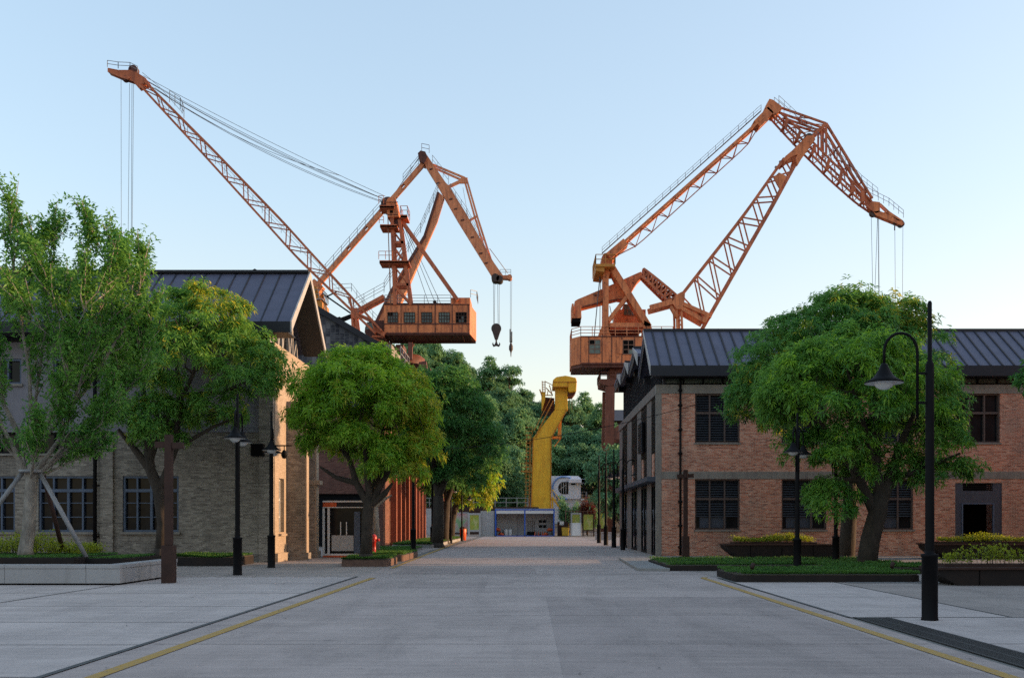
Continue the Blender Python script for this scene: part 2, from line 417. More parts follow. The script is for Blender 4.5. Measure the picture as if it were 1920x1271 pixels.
M['road_patch'] = pave_mat('older road slab', (0.385, 0.315, 0.285), (0.315, 0.258, 0.238), (0.205, 0.17, 0.158), streaks=1.4, speck=.6)
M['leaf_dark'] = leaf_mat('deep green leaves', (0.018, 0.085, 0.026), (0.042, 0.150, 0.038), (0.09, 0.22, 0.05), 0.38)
# ------------------------------------------------------------------ camera, light
cam = bpy.data.cameras.new('camera'); camo = bpy.data.objects.new('camera', cam); col.objects.link(camo)
camo.location = (0, 0, CH); camo.rotation_euler = (R(90), 0, 0)
cam.lens = 36.0 * F / 1920.0; cam.sensor_width = 36.0; cam.sensor_fit = 'HORIZONTAL'
cam.shift_x = -33.0 / 1920.0; cam.shift_y = (978.0 - 635.5) / 1920.0
cam.clip_start = 0.1; cam.clip_end = 6000
sc.camera = camo
SUN_EL, SUN_AZ = R(6.0), R(5.0)          # azimuth from +X towards +Y (behind the scene)
sd = V((math.cos(SUN_EL)*math.cos(SUN_AZ), math.cos(SUN_EL)*math.sin(SUN_AZ), math.sin(SUN_EL)))
sl = bpy.data.lights.new('sun', 'SUN'); so = bpy.data.objects.new('sun', sl); col.objects.link(so)
sl.energy = 1.4; sl.angle = R(0.55); sl.color = (1.0, 0.62, 0.34)
so.rotation_euler = sd.to_track_quat('Z', 'Y').to_euler(); so.location = (60, 10, 60)
w = bpy.data.worlds.new('World'); sc.world = w; w.use_nodes = True
nt = w.node_tree; bg = nt.nodes['Background']
sky = nt.nodes.new('ShaderNodeTexSky'); sky.sky_type = 'NISHITA'; sky.sun_disc = False
sky.sun_elevation = SUN_EL; sky.sun_rotation = R(90) - SUN_AZ
sky.altitude = 0; sky.air_density = 1.0; sky.dust_density = 1.6; sky.ozone_density = 1.7
gm = nt.nodes.new('ShaderNodeGamma'); gm.inputs[1].default_value = 0.52
nt.links.new(sky.outputs[0], gm.inputs[0]); hs = node(nt, 'ShaderNodeHueSaturation', Hue=0.503, Saturation=1.27, Value=1.0); nt.links.new(gm.outputs[0], hs.inputs['Color'])
tw = mixc(nt, 1.0, (1.03, 0.985, 0.985), (1, 1, 1), 'MULTIPLY'); nt.links.new(hs.outputs[0], tw.node.inputs[7]); # low haze near the horizon: the evening sky turns cream there
tcw = nt.nodes.new('ShaderNodeTexCoord'); sx_ = nt.nodes.new('ShaderNodeSeparateXYZ'); nt.links.new(tcw.outputs['Generated'], sx_.inputs[0])
hz_c = ramp(nt, sx_.outputs[2], [(0.0, (1.08, 0.93, 0.83)), (0.12, (1.05, 0.95, 0.88)), (0.30, (1.0, 0.99, 0.98))])
fin = mixc(nt, 1.0, tw, hz_c, 'MULTIPLY'); nt.links.new(fin, bg.inputs[0]); bg.inputs[1].default_value = 0.15
sc.view_settings.view_transform = 'Standard'; sc.view_settings.look = 'None'
sc.view_settings.exposure = 2.34; sc.view_settings.gamma = 1.0
sc.cycles.max_bounces = 6; sc.cycles.diffuse_bounces = 4; sc.cycles.glossy_bounces = 2
sc.cycles.transmission_bounces = 3; sc.cycles.transparent_max_bounces = 6
sc.cycles.use_denoising = False

# ------------------------------------------------------------------ ground
def sheet(name, x0, x1, y0, y1, z, mat, extra=None):
    mb = MB(); mb.quad((x0, y0, z), (x1, y0, z), (x1, y1, z), (x0, y1, z))
    return struct(mb.build(name, mat))
# one terrain sheet to the horizon, rising into the wooded hill
def hill_h(x, y):
    t = min(1, max(0, (y - 136) / 62.0)); t = t*t*(3-2*t)
    hx = 22.5 - 0.40 * (x + 10); hx = min(27.0, max(9.0, hx))
    side = min(1, max(0, (85 - abs(x)) / 30.0)); side = side*side*(3-2*side)
    u = min(1, max(0, (y - 240) / 160.0))
    return hx * t * side * (1-u)
mb = MB()
xs = [-4000, -1500, -500, -200, -120] + [-90 + 5*i for i in range(37)] + [120, 200, 500, 1500, 4000]
ys = [-600, -100, 0, 60, 110] + [128 + 6*i for i in range(48)] + [440, 600, 1200, 4000]
vs = [(x, y, hill_h(x, y)) for y in ys for x in xs]; nx = len(xs)
mb.add(vs, [(j*nx+i, j*nx+i+1, (j+1)*nx+i+1, (j+1)*nx+i) for j in range(len(ys)-1) for i in range(nx-1)], True)
struct(mb.build('ground', M['dirt']))
sheet('road', -4.98, 5.30, -15, 108.5, 0.004, M['road'])
sheet('cross_street', -70, -4.98, 28.9, 36.0, 0.004, M['cross'])
struct(MB().add([(5.30, 28.3, .004), (7.0, 28.3, .004), (60, 30.5, .004), (60, 34.2, .004), (5.30, 34.2, .004)], [(0, 1, 2, 3, 4)]).build('cross_street', M['cross']))
sheet('pavement', -60, -5.06, -15, 28.9, 0.008, M['paving'])
sheet('pavement', 5.36, 8.02, 16.62, 26.3, 0.008, M['paving'])
sheet('pavement', 5.98, 60, -15, 16.58, 0.008, M['paving'])
sheet('courtyard_paving', 8.08, 60, 16.62, 46.5, 0.0065, M['cross'])
sheet('verge_paving', -60, -5.5, 36.0, 110, 0.006, M['cross'])
sheet('verge_paving', 5.3, 60, 34.2, 110, 0.005, M['cross'])
sheet('road_patch', 0.35, 4.75, 8.5, 21.2, 0.0065, M['road_patch'])
sheet('road_patch', -4.3, 0.2, 30.8, 34.3, 0.0065, M['road_patch'])
sheet('road_patch', -3.2, -1.1, 24.1, 26.4, 0.0065, M['road_patch'])
# joints, channels, lines
mb = MB()
def strip(mb, p, q, wd, z):
    p = V((p[0], p[1], z)); q = V((q[0], q[1], z)); d = (q-p).normalized(); s = V((-d.y, d.x, 0))*wd/2
    mb.quad(p-s, q-s, q+s, p+s)
strip(mb, (-5.02, -15), (-5.02, 29.0), 0.085, 0.014)
strip(mb, (5.33, 16.6), (5.36, 28.2), 0.07, 0.014)
strip(mb, (5.36, 16.6), (60, 16.6), 0.05, 0.0145)
strip(mb, (8.05, 16.6), (8.05, 26.6), 0.04, 0.0135)
strip(mb, (-10.42, -15), (-10.42, 25.0), 0.045, 0.0135)
rq = random.Random(8)
for k in range(26):
    x = -10.2 + k*.2 + rq.uniform(-.05, .05)
    if rq.random() < .7: strip(mb, (x, 28.75+rq.uniform(-.06, .06)), (x+rq.uniform(.06, .16), 28.78+rq.uniform(-.05, .05)), rq.uniform(.02, .07), .0155)
for k in range(22):
    x = rq.uniform(-4.9, -3.0); y = rq.uniform(17.4, 19.6); strip(mb, (x, y), (x+rq.uniform(-.2, .2), y+rq.uniform(-.02, .05)), rq.uniform(.006, .02), .0165)
struct(mb.build('pavement_joints', M['joint']))
mb = MB()
for y in (7.5, 10.2, 12.9, 15.8, 18.8, 22.2, 25.6): strip(mb, (-60, y), (-5.07, y), 0.022, 0.0125)
for y in (13.0, 17.0, 24.0, 30.6, 34.5, 41, 48): strip(mb, (-4.9, y), (5.2, y + .02), 0.012 if y < 29 else .05, 0.009)
for y in (6.0, 9.5, 13.0): strip(mb, (6.0, y), (60, y), 0.02, 0.0125)
struct(mb.build('pavement_joints', M['drain']))
mb = MB()
for sx, xa in ((-1, -4.47), (1, 4.93)):
    pts = [(xa, -15), (xa, 26.5), (xa - sx*0.02, 28.3)]
    for p, q in zip(pts, pts[1:]): strip(mb, p, q, 0.165, 0.012)
strip(mb, (-4.75, 34.3), (-5.3, 62), 0.16, 0.0125)
strip(mb, (-5.3, 62), (-5.9, 84), 0.16, 0.0125)
strip(mb, (4.93, 28.3), (5.05, 28.6), .16, .0122)
struct(mb.build('road_marking', M['line']))
def gp(px, py):
    Y = CH*F/(py-VY); return ((px-VX)/F*Y, Y)
# grate: iron frame and bars over a dark trough
mb = MB(); mb.box(5.40, 5.96, -15, 16.55, 0.009, 0.013)
struct(mb.build('drain_trough', M['void']))
mb = MB()
mb.box(5.385, 5.43, -15, 16.57, 0.009, 0.02); mb.box(5.93, 5.975, -15, 16.57, 0.009, 0.02)
y = 4.0
while y < 16.5:
    mb.box(5.432, 5.928, y, y+0.03, 0.0135, 0.019); y += 0.052
mb.box(5.66, 5.70, -15, 16.5, 0.0195, 0.0205)
g = mb.build('drain_grate', M['drain']); tag(g, 'long dark iron drain grate sunk beside the yellow line', 'drain grate')
# specks of litter and fallen leaves on the concrete
mb = MB()
rs = random.Random(3)
for k in range(150):
    x = rs.uniform(-9, 6.5); yy = rs.uniform(9.5, 30) if k < 110 else rs.uniform(30, 60)
    s = rs.uniform(.012, .035); a = rs.uniform(0, 3.14)
    ca, sa = math.cos(a)*s, math.sin(a)*s
    mb.quad((x-ca, yy-sa, .018), (x+sa*.5, yy-ca*.5, .02), (x+ca, yy+sa, .024), (x-sa*.5, yy+ca*.5, .02))
o = mb.build('leaf_litter', M['joint']); o['kind'] = 'stuff'
# raised paving corner on the right, with kerb
p = [gp(1160, 1049), gp(1195, 1070), gp(1256, 1071), gp(1256, 1050)]
mb = MB(); mb.prism([(a, b, 0.0) for a, b in p], (0, 0, 0.10)); struct(mb.build('raised_pavement', M['kerb'], bevel=0.015))
# gravel strip along the right building
sheet('gravel_strip', 6.0, 40, 42.2, 46.48, 0.012, M['gravel'])
sheet('gravel_strip', 8.3, 40, 25.9, 26.6, 0.0135, M['gravel'])

# ================================================================== right brick warehouse
YB = 46.5; XB = 5.95; SC = F / YB
fx = lambda px: (px - VX) / SC
fz = lambda py: CH + (VY - py) / SC
wh = thing('brick_warehouse', 'two storey red brick warehouse with four dark sawtooth gable roofs', 'building', (XB, YB, 0))
XE = 27.0; NB = 4; SPAN = 4.85; YE = YB + NB*SPAN + 0.3
TOPB = fz(738); TOPC = fz(721)
wins = []
for k in range(5):
    a = fx(1303) + k*4.05; wins.append((a, a + 2.10))
holes = []
for k, (a, b) in enumerate(wins):
    holes.append((a-XB, b-XB, fz(830), TOPB))
    if k != 3: holes.append((a-XB, b-XB, fz(993), fz(898)))
DX0, DX1 = fx(1791), fx(1879)
holes.append((DX0-XB, DX1-XB, 0, fz(905)))
mb = MB()
cp = 0.28
wall_holes(mb, (XB, YB, 0), (1, 0, 0), (0, -1, 0), XE-XB, 0, TOPB, holes, 0.32)
mb.build('wall', M['brick_red'], wh)
mb = MB()
mb.box(XB-0.06, XE, YB-0.03, YB+0.3, TOPB+0.003, TOPC)          # top beam
for a, b in [(XB, wins[0][0]), (wins[0][1], wins[1][0]), (wins[1][1], wins[2][0]), (wins[2][1], wins[3][0]), (wins[3][1], XE)]:
    pass
mb.box(XB+0.02, XE, YB-0.022, YB+0.05, fz(898)+0.004, fz(884))    # mid band
mb.box(XB-0.05, XB+0.21, YB-0.026, YB+0.2, 0, TOPB)               # corner pier face
mb.build('concrete_band', M['conc'], wh, bevel=0.01)
# far, back and right walls
mb = MB()
mb.box(XB+0.6, XE, YE-0.3, YE, 0, TOPC); mb.box(XE-0.3, XE-0.003, YB+0.33, YE-0.31, 0, TOPC)
mb.build('rear_wall', M['brick_red'], wh)
# road side: concrete columns with deep dark bays
mb = MB(); bays = []
cols_y = [(YB+0.21, YB+0.23), (48.75, 50.55), (53.2, 55.1), (58.2, 60.7), (63.9, YE-0.31)]
for i, (a, b) in enumerate(cols_y):
    if i: mb.box(XB+0.0, XB+0.6, a, b, 0, TOPC-0.45)
    if i < len(cols_y)-1: bays.append((b, cols_y[i+1][0]))
mb.box(XB-0.06, XB+0.6, YB+0.31, YE-0.31, TOPC-0.447, TOPC)
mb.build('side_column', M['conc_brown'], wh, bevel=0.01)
for a, b in bays:
    m = MB(); m.box(XB+0.045, XB+0.16, a+.003, b-.003, 3.75, TOPC-0.45)
    for k in range(26):
        z = 4.9 + k*0.095
        if z < TOPC-0.6: m.bar((XB+0.02, a+.05, z), (XB+0.02, b-.05, z), 0.03, 0.06)
    m.build('side_window', M['dkmetal'], wh)
    m = MB(); m.box(XB-0.02, XB+0.042, b-1.1, b-.5, 3.75, 4.85); m.build('brick_spandrel', M['brick_red'], wh)
    m = MB(); m.box(XB+0.06, XB+0.16, a+.003, b-.003, 0.02, 3.4); gp_ = m.build('glass_door', M['glass'], wh)
    m = MB()
    for yy in (a+.06, (a+b)/2, b-.06): m.box(XB+0.01, XB+0.056, yy-.05, yy+.05, 0.02, 3.4)
    m.box(XB+.01, XB+.056, a+.01, b-.01, 3.3, 3.45); m.box(XB+.01, XB+.056, a+.01, b-.01, 0.02, 0.14)
    m.build('door_frame', M['dkmetal'], gp_)
    m = MB()                                     # white chevron and cross decals on the glass
    q = lambda yy, z: (XB+0.052, yy, z)
    c1, c2 = a + (b-a)*0.27, a + (b-a)*0.74
    m.bar(q(c2+.28, 2.2), q(c2-.2, 1.7), 0.035, .008); m.bar(q(c2-.2, 1.7), q(c2+.28, 1.2), 0.035, .008)
    m.bar(q(c1-.3, 2.2), q(c1+.3, 1.2), .035, .008); m.bar(q(c1+.3, 2.2), q(c1-.3, 1.2), .03, .009)
    m.bar(q(c1-.1, 2.2), q(c1-.42, 1.7), .028, .008); m.bar(q(c1-.42, 1.7), q(c1-.1, 1.2), .028, .008)
    m.build('door_decal', M['greyrail'], gp_)
m = MB(); m.box(XB-0.45, XB+0.3, YB+0.25, YE-0.4, 3.5, 3.72); m.build('canopy', M['bluesteel'], wh, bevel=.01)
# one open shutter on the side
m = MB(); m.box(XB-0.16, XB-0.06, 51.5, 53.1, 5.2, 6.8); sh = m.build('open_shutter', M['bluesteel'], wh)
m = MB()
for k in range(12): m.box(XB-0.19, XB-0.163, 51.55, 53.05, 5.24+k*.128, 5.31+k*.128)
m.box(XB-.15, XB-.07, 51.47, 51.497, 5.2, 6.8)
m.build('slat', M['dkmetal'], sh)
# windows with louvres
def louvre_window(a, b, z0, z1, parent, louvred=True):
    w = MB(); w.box(a, b, YB+0.24, YB+0.27, z0, z1); wo = w.build('window', M['glass'], parent)
    fr = MB(); t = 0.07
    for x in (a+t/2, b-t/2): fr.box(x-t/2, x+t/2, YB+0.08, YB+0.236, z0, z1)
    for z in (z0+t/2, z1-t/2): fr.box(a+t, b-t, YB+0.08, YB+0.236, z-t/2, z+t/2)
    zm = z0 + (z1-z0)*0.61
    fr.box(a+t, b-t, YB+0.07, YB+0.236, zm-.05, zm+.05)
    for fxx in (1/3., 2/3.): fr.box(a+(b-a)*fxx-.035, a+(b-a)*fxx+.035, YB+0.075, YB+0.236, z0+t, z1-t)
    fr.build('frame', M['bar'], wo)
    if louvred:
        lo = MB(); k = 0; z = z0 + (0.62 if z0 < 3 else 0.12)
        while z < z1-0.12:
            lo.add([(a+.07, YB+.11, z), (b-.07, YB+.11, z), (b-.07, YB+.17, z+.075), (a+.07, YB+.17, z+.075),
                    (a+.07, YB+.12, z-.012), (b-.07, YB+.12, z-.012), (b-.07, YB+.18, z+.063), (a+.07, YB+.18, z+.063)],
                   [(0, 1, 2, 3), (7, 6, 5, 4), (0, 4, 5, 1), (2, 6, 7, 3)])
            z += 0.115
        lo.build('louvre', M['slatm'], wo)
        if z0 < 3:
            s2 = MB(); s2.box(a+.25, b-.6, YB+0.20, YB+0.225, z0+.1, z0+.62); s2.build('lower_panel', M['bluesteel'], wo)
    si = MB(); si.box(a-.05, b+.05, YB-0.06, YB+0.239, z0-.075, z0-.003); si.build('sill', M['conc'], wo, bevel=.008)
for k, (a, b) in enumerate(wins):
    louvre_window(a, b, fz(830), TOPB, wh, k != 3)
    if k != 3: louvre_window(a, b, fz(993), fz(898), wh)
# steel doorway
m = MB(); d0, d1 = fx(1806), fx(1862); zt = fz(945)
m.box(DX0, d0, YB+.04, YB+.12, 0, fz(905)); m.box(d1, DX1, YB+.04, YB+.12, 0, fz(905)); m.box(d0+.001, d1-.001, YB+.04, YB+.12, zt, fz(920))
dr = m.build('doorway', M['bluesteel'], wh, bevel=.006)
m = MB()
for k in range(4): m.box(d0-.3, d1+.3, YB+.05, YB+.10, fz(919)+k*.09, fz(919)+k*.09+.055)
m.build('vent_louvre', M['dkmetal'], dr)
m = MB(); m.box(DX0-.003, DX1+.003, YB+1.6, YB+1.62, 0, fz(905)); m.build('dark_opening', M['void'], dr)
m = MB(); m.box(d0-.06, d0-.003, YB+0.0, YB+.038, 0, zt+.06); m.box(d1+.003, d1+.06, YB, YB+.038, 0, zt+.06); m.box(d0, d1, YB, YB+.038, zt+.003, zt+.06)
m.build('frame', M['frame_blue'], dr)
# clerestory
m = MB(); m.box(XB+.35, XE-.2, YB+0.28, YB+0.36, TOPC+.003, TOPC+0.62); cw = m.build('clerestory_window', M['glass_lit'], wh)
m = MB(); x = XB+.35
while x < XE-.3:
    m.box(x-.04, x+.04, YB+0.2, YB+0.277, TOPC+.003, TOPC+0.62); x += 0.92
m.box(XB+.35, XE-.2, YB+.2, YB+.277, TOPC+.003, TOPC+.10)
m.build('frame', M['dkmetal'], cw)
# downpipe with brackets
px = fx(1275)
m = MB(); m.path([(px, YB-.12, 0.05), (px, YB-.12, fz(706))], .055, 10)
for py in (732, 760, 806, 850, 895, 940, 985, 1025):
    m.path([(px, YB-.12, fz(py)-.06), (px, YB-.12, fz(py)+.06)], .085, 10); m.box(px-.11, px+.11, YB-.07, YB-.03, fz(py)-.03, fz(py)+.03)
m.build('downpipe', M['dkmetal'], wh)
# four sawtooth gables
OH = 0.36
for k in range(NB):
    y0 = YB + k*SPAN - (0.62 if k == 0 else 0.0); y1 = YB + (k+1)*SPAN; yr = YB + k*SPAN + SPAN/2 - .05
    ze = fz(690); zr = 10.93; x0 = XB - OH; x1 = XE + .3
    if k == 0: ze_f = ze
    m = MB(); th = 0.16
    sl = (zr - ze)/(yr - (YB - 0.62))
    y0v = y0 if k == 0 else YB + k*SPAN + .04
    z0v = zr - sl*(yr - y0v)
    m.prism([(x0, y0v, z0v), (x0, yr, zr), (x0, yr, zr-th), (x0, y0v, z0v-th)], (x1-x0, 0, 0))
    m.prism([(x0, yr+.001, zr), (x0, y1, zr - sl*(y1-yr)), (x0, y1, zr - sl*(y1-yr)-th), (x0, yr+.001, zr-th)], (x1-x0, 0, 0))
    x = x0 + .42; m.cur = 1
    while x < x1:
        m.bar((x, y0v+.02, z0v+.035), (x, yr, zr+.035), 0.04, 0.075, up=(1, 0, 0)); x += 0.545
    m.bar((x0, yr, zr+.03), (x1, yr, zr+.03), .22, .07)
    ro = m.build('roof', M['roof'], wh, mat2=M['fascia'])
    m = MB()
    if k == 0: m.box(x0+.002, x1, y0v-.06, y0v-.002, z0v-.46, z0v+.02); m.box(x0+.1, x1, y0v, YB+.3, z0v-.46, z0v-.42)
    m.box(x0+.3, x1, y1-.2, y1+.12, zr-sl*(y1-yr)-.45, zr-sl*(y1-yr)-.17)
    m.build('fascia', M['fascia'], ro)
    m = MB()                                     # pale thin barge edge, dark soffit triangle behind
    e = .05
    m.prism([(x0-.012, y0v, z0v+.02), (x0-.012, yr, zr+.05), (x0-.012, yr, zr-.10), (x0-.012, y0v, z0v-.13 - (.30 if k == 0 else 0.5))], (-.03, 0, 0))
    m.build('bargeboard', M['barge'], ro)
    m = MB()
    zb = TOPC + .02
    m.prism([(x0+.03, yr+.01, zr-.08), (x0+.03, y1-.02, zr-sl*(y1-yr)-.08), (x0+.03, y1-.02, zr-sl*(y1-yr)-.5), (x0+.03, yr+.01, zr-.7)], (.04, 0, 0))
    m.prism([(XB+.30, y0v+.65 if k == 0 else y0v, zb), (XB+.30, y1, zb), (XB+.30, y1, zr-sl*(y1-yr)-.18), (XB+.30, yr, zr-.18), (XB+.30, y0v+.65 if k == 0 else y0v, z0v-.18)], (.1, 0, 0))
    yy = YB + k*SPAN + .5
    while yy < y1:
        m.bar((XB+.27, yy, zb), (XB+.27, yy, zr - sl*abs(yy-yr)-.2), .05); yy += .42
    m.build('gable_cladding', M['fascia'], ro)

# ================================================================== left grey brick hall
YL = 39.5; XL = -10.11; SL = F/YL
lx = lambda px: (px-VX)/SL
lz = lambda py: CH+(VY-py)/SL
hall = thing('brick_hall', 'grey brown brick hall with steep dark metal roof and glazed timber gable', 'building', (XL, YL, 0))
XW = -34.0; YLE = 45.7; ZB = 5.2; ZT = 8.72
lwins = [(lx(230), lx(335)), (lx(72), lx(181)), (lx(-78), lx(28)), (lx(-230), lx(-124))]
hol = [(a-XW, b-XW, lz(997), lz(892)) for a, b in lwins]
up = [(lx(60), lx(182)), (lx(-90), lx(40))]
hol += [(a-XW, b-XW, lz(850), lz(810)) for a, b in up]
m = MB(); wall_holes(m, (XW, YL, 0), (1, 0, 0), (0, -1, 0), XL-.02-XW, 0, ZB, hol, .34)
m.box(lx(190), lx(214), YL-.14, YL-.003, 0, ZB-.3)
m.box(lx(340)+.2, XL-.6, YL-.03, YL-.003, 0, .55)
m.build('wall', M['brick_grey'], hall)
m = MB(); m.box(XL-.58, XL-.02, YL-.20, YL-.003, 0.0, lz(740)); m.box(XL-.64, XL+.04, YL-.26, YL-.003, lz(740)+.003, lz(727)); m.build('corner_pilaster', M['brick_grey'], hall)
hz = [(lx(100)-XW, lx(190)-XW, lz(720), lz(672)), (lx(-40)-XW, lx(40)-XW, lz(720), lz(672))]
m = MB(); wall_holes(m, (XW, YL, 0), (1, 0, 0), (0, -1, 0), XL-.02-XW, ZB+.003, ZT, hz, .3)
m.box(XW, XL-.6, YL-.05, YL-.003, ZB-.05, ZB+.08)
m.build('upper_cladding', M['render_grey'], hall)
m = MB(); m.box(XW, XL-.25, YL+.12, YL+.2, ZT+.003, 9.0); m.box(XL-.72, XL-.25, YL-.06, YL+.11, ZT+.003, 9.0); m.build('clerestory_band', M['fascia'], hall)
m = MB()
for xx in (lx(183), lx(-98)):
    m.path([(xx, YL-.24, 0.05), (xx, YL-.24, 8.9)], .075, 10)
    for z in (1, 3, 5, 7): m.box(xx-.12, xx+.12, YL-.2, YL-.06, z, z+.06)
m.build('downpipe', M['dkmetal'], hall)
def casement(a, b, z0, z1, parent, mat_frame, cols=4, transom=.74, y=YL):
    m = MB(); m.box(a, b, y+.2, y+.23, z0, z1); wo = m.build('window', M['glass'], parent)
    m = MB(); t = .085
    m.box(a, a+t, y+.06, y+.197, z0, z1); m.box(b-t, b, y+.06, y+.197, z0, z1)
    m.box(a+t, b-t, y+.06, y+.197, z0, z0+t); m.box(a+t, b-t, y+.06, y+.197, z1-t, z1)
    zt = z0+(z1-z0)*transom
    if transom < 1: m.box(a+t, b-t, y+.05, y+.197, zt-.06, zt+.06)
    for k in range(1, cols):
        x = a+(b-a)*k/cols; wd = .05 if k*2 == cols else .035
        m.box(x-wd, x+wd, y+.07, y+.197, z0+t, z1-t)
    if transom < 1:
        for zz in (z0+(zt-z0)*.36, z0+(zt-z0)*.70): m.box(a+t, b-t, y+.12, y+.197, zz-.018, zz+.018)
    m.build('frame', mat_frame, wo)
    m = MB(); m.box(a-.08, b+.08, y-.10, y+.197, z0-.09, z0-.003); m.build('sill', M['conc'], wo)
    return wo
for k, (a, b) in enumerate(lwins):
    wo = casement(a, b, lz(997), lz(892), hall, M['frame_blue'])
for a, b in up: casement(a, b, lz(850), lz(810), hall, M['dkmetal'], 3, 1.0)
for a, b in hz and [(lx(100), lx(190)), (lx(-40), lx(40))]: casement(a, b, lz(720), lz(672), hall, M['frame_blue'], 3, 1.0)
# road-side wall, sunlight put into its paler brick colour, with a tall window and two brick buttresses
m = MB(); wall_holes(m, (XL, YL, 0), (0, 1, 0), (1, 0, 0), YLE-YL, 0, ZT, [(.66, 1.5, lz(1000)+.05, lz(897)+.05)], .34)
m.box(XL+.003, XL+.12, YL+.02, YL+1.8, 0, .35)
m.build('side_wall', M['brick_sunlit'], hall)
m = MB(); m.box(XL-.30, XL-.26, YL+.66, YL+1.5, 1.1, 3.4); sw = m.build('side_window', M['glass_lit'], hall)
m = MB()
for yy in (.70, 1.08, 1.46): m.box(XL-.255, XL-.16, YL+yy-.035, YL+yy+.035, 1.1, 3.4)
for z in (1.14, 1.8, 2.5, 3.3): m.box(XL-.255, XL-.17, YL+.74, YL+1.42, z-.025, z+.025)
m.build('frame', M['white'], sw)
m = MB(); m.box(XL+.003, XL+.12, YL+.6, YL+1.56, 1.03, 1.12); m.build('sill', M['brick_sunlit'], sw)
for (ya, yb, xp, zt_, capd) in ((41.4, 41.82, -9.27, 6.6, 0), (44.0, 44.5, -9.42, 6.4, 1)):
    m = MB(); m.box(XL+.003, xp-.06, ya, yb, 0, zt_); m.box(XL+.003, xp+.08, ya-.08, yb+.08, 0, .32)
    b_ = m.build('buttress', M['brick_grey'], hall)
    m = MB(); m.box(xp-.058, xp, ya, yb, .0, zt_); m.build('sunlit_edge', M['brick_sunlit'], b_)  # road-facing face drawn paler: sunlight put into its colour
    if capd: m = MB(); m.box(XL+.003, xp+.16, ya-.06, yb+.04, lz(906)+.12, lz(897)+.12); m.build('ledge', M['brick_sunlit'], b_)
m = MB(); m.box(XW, XL-.35, YLE-.3, YLE, 0, ZT); m.box(XW, XW+.3, YL+.35, YLE-.31, 0, ZT); m.build('rear_wall', M['brick_grey'], hall)
# roof
ye, yr2, yb2 = 38.4, 41.65, 44.85; zr2 = 11.98; zef = CH+(VY-604)/F*ye; xr = -9.22
slp = (zr2-zef)/(yr2-ye)
m = MB(); th = .2
m.prism([(XW, ye, zef), (XW, yr2, zr2), (XW, yr2, zr2-th), (XW, ye, zef-th)], (xr-XW, 0, 0))
m.prism([(XW, yr2+.001, zr2), (XW, yb2, zef), (XW, yb2, zef-th), (XW, yr2+.001, zr2-th)], (xr-XW, 0, 0))
x = xr-.55; m.cur = 1
while x > XW:
    m.bar((x, ye+.03, zef+.03), (x, yr2, zr2+.03), .02, .05, up=(1, 0, 0)); x -= .62
m.box(XW, xr, yr2-.16, yr2+.16, zr2+.005, zr2+.11)
rf = m.build('roof', M['roof'], hall, mat2=M['fascia'])
m = MB(); m.box(XW, xr-.002, ye-.07, ye-.003, zef-.40, zef+.02); m.box(XW, xr-.1, ye, YL+.1, zef-.40, zef-.35)
m.build('fascia', M['fascia'], rf)
m = MB()
m.prism([(xr+.003, ye-.07, zef+.03), (xr+.003, yr2, zr2+.06), (xr+.003, yr2, zr2-.26), (xr+.003, ye-.07, zef-.40)], (.06, 0, 0))
m.prism([(xr+.003, yr2+.001, zr2+.06), (xr+.003, yb2+.05, zef), (xr+.003, yb2+.05, zef-.32), (xr+.003, yr2+.001, zr2-.26)], (.06, 0, 0))
m.build('bargeboard', M['barge'], rf)
m = MB(); m.prism([(XL-.05, yr2+.02, zr2-.23), (XL-.05, yb2, zef-.23), (XL-.05, yb2, zef-.27), (XL-.05, yr2+.02, zr2-.27)], (xr-XL+.04, 0, 0)); m.build('soffit', M['soffit'], rf)
# glazed gable with leaning timber struts
m = MB(); xg = XL-.12
m.prism([(xg-.3, YL+.05, ZT+.003), (xg-.3, yb2-.3, ZT+.003), (xg-.3, yb2-.3, zef-.2), (xg-.3, yr2, zr2-.3), (xg-.3, YL+.05, zef+slp*(YL+.05-ye)-.3)], (.06, 0, 0))
gg = m.build('gable_glazing', M['glass'], hall)
m = MB(); zz = lambda y: zr2-.28-slp*abs(y-yr2)
for (ya, yb) in ((39.7, 39.7), (39.9, 40.25), (40.6, 40.25), (40.6, 41.0), (41.6, 41.05), (41.65, 41.65), (42.4, 41.7), (42.4, 42.9), (43.5, 42.95), (43.5, 43.5), (44.2, 43.6), (44.2, 44.4)):
    m.bar((xg-.16, yb, ZT+.01), (xg-.16, ya, zz(ya)), .085, .11, up=(1, 0, 0))
m.bar((xg-.17, YL+.1, ZT+.06), (xg-.17, yb2-.3, ZT+.06), .09, .1, up=(1, 0, 0))
m.build('timber_strut', M['barge'], gg)
# wall lamp on a bracket, and the black loudspeaker box
t = thing('wall_lantern', 'small black lantern on a bracket beside the sunlit wall', 'wall lamp', (XL+.25, YL+.2, lz(842)))
m = MB(); z = lz(842); m.bar((XL-.0, YL-.3, z+.12), (XL+.75, YL-.3, z+.12), .05); m.bar((XL+.45, YL-.3, z+.12), (XL+.45, YL-.3, z-.05), .03); m.build('bracket', M['dkmetal'], t)
m = MB(); m.lathe((XL+.45, YL-.3, z-.4), [(.01, 0), (.08, .03), (.13, .16), (.13, .22), (.05, .34), (.01, .36)], 12); m.build('lantern', M['dkmetal'], t)
t = thing('wall_speaker', 'square black box fixed high on the shaded brick wall', 'speaker', (lx(485), YL-.2, lz(845)))
m = MB(); m.box(lx(475), lx(499), YL-.42, YL-.05, lz(856), lz(833)); m.build('housing', M['dkmetal'], t, bevel=.03)
m = MB(); m.box(lx(477), lx(497), YL-.435, YL-.425, lz(854), lz(835)); m.build('grille', M['void'], t)

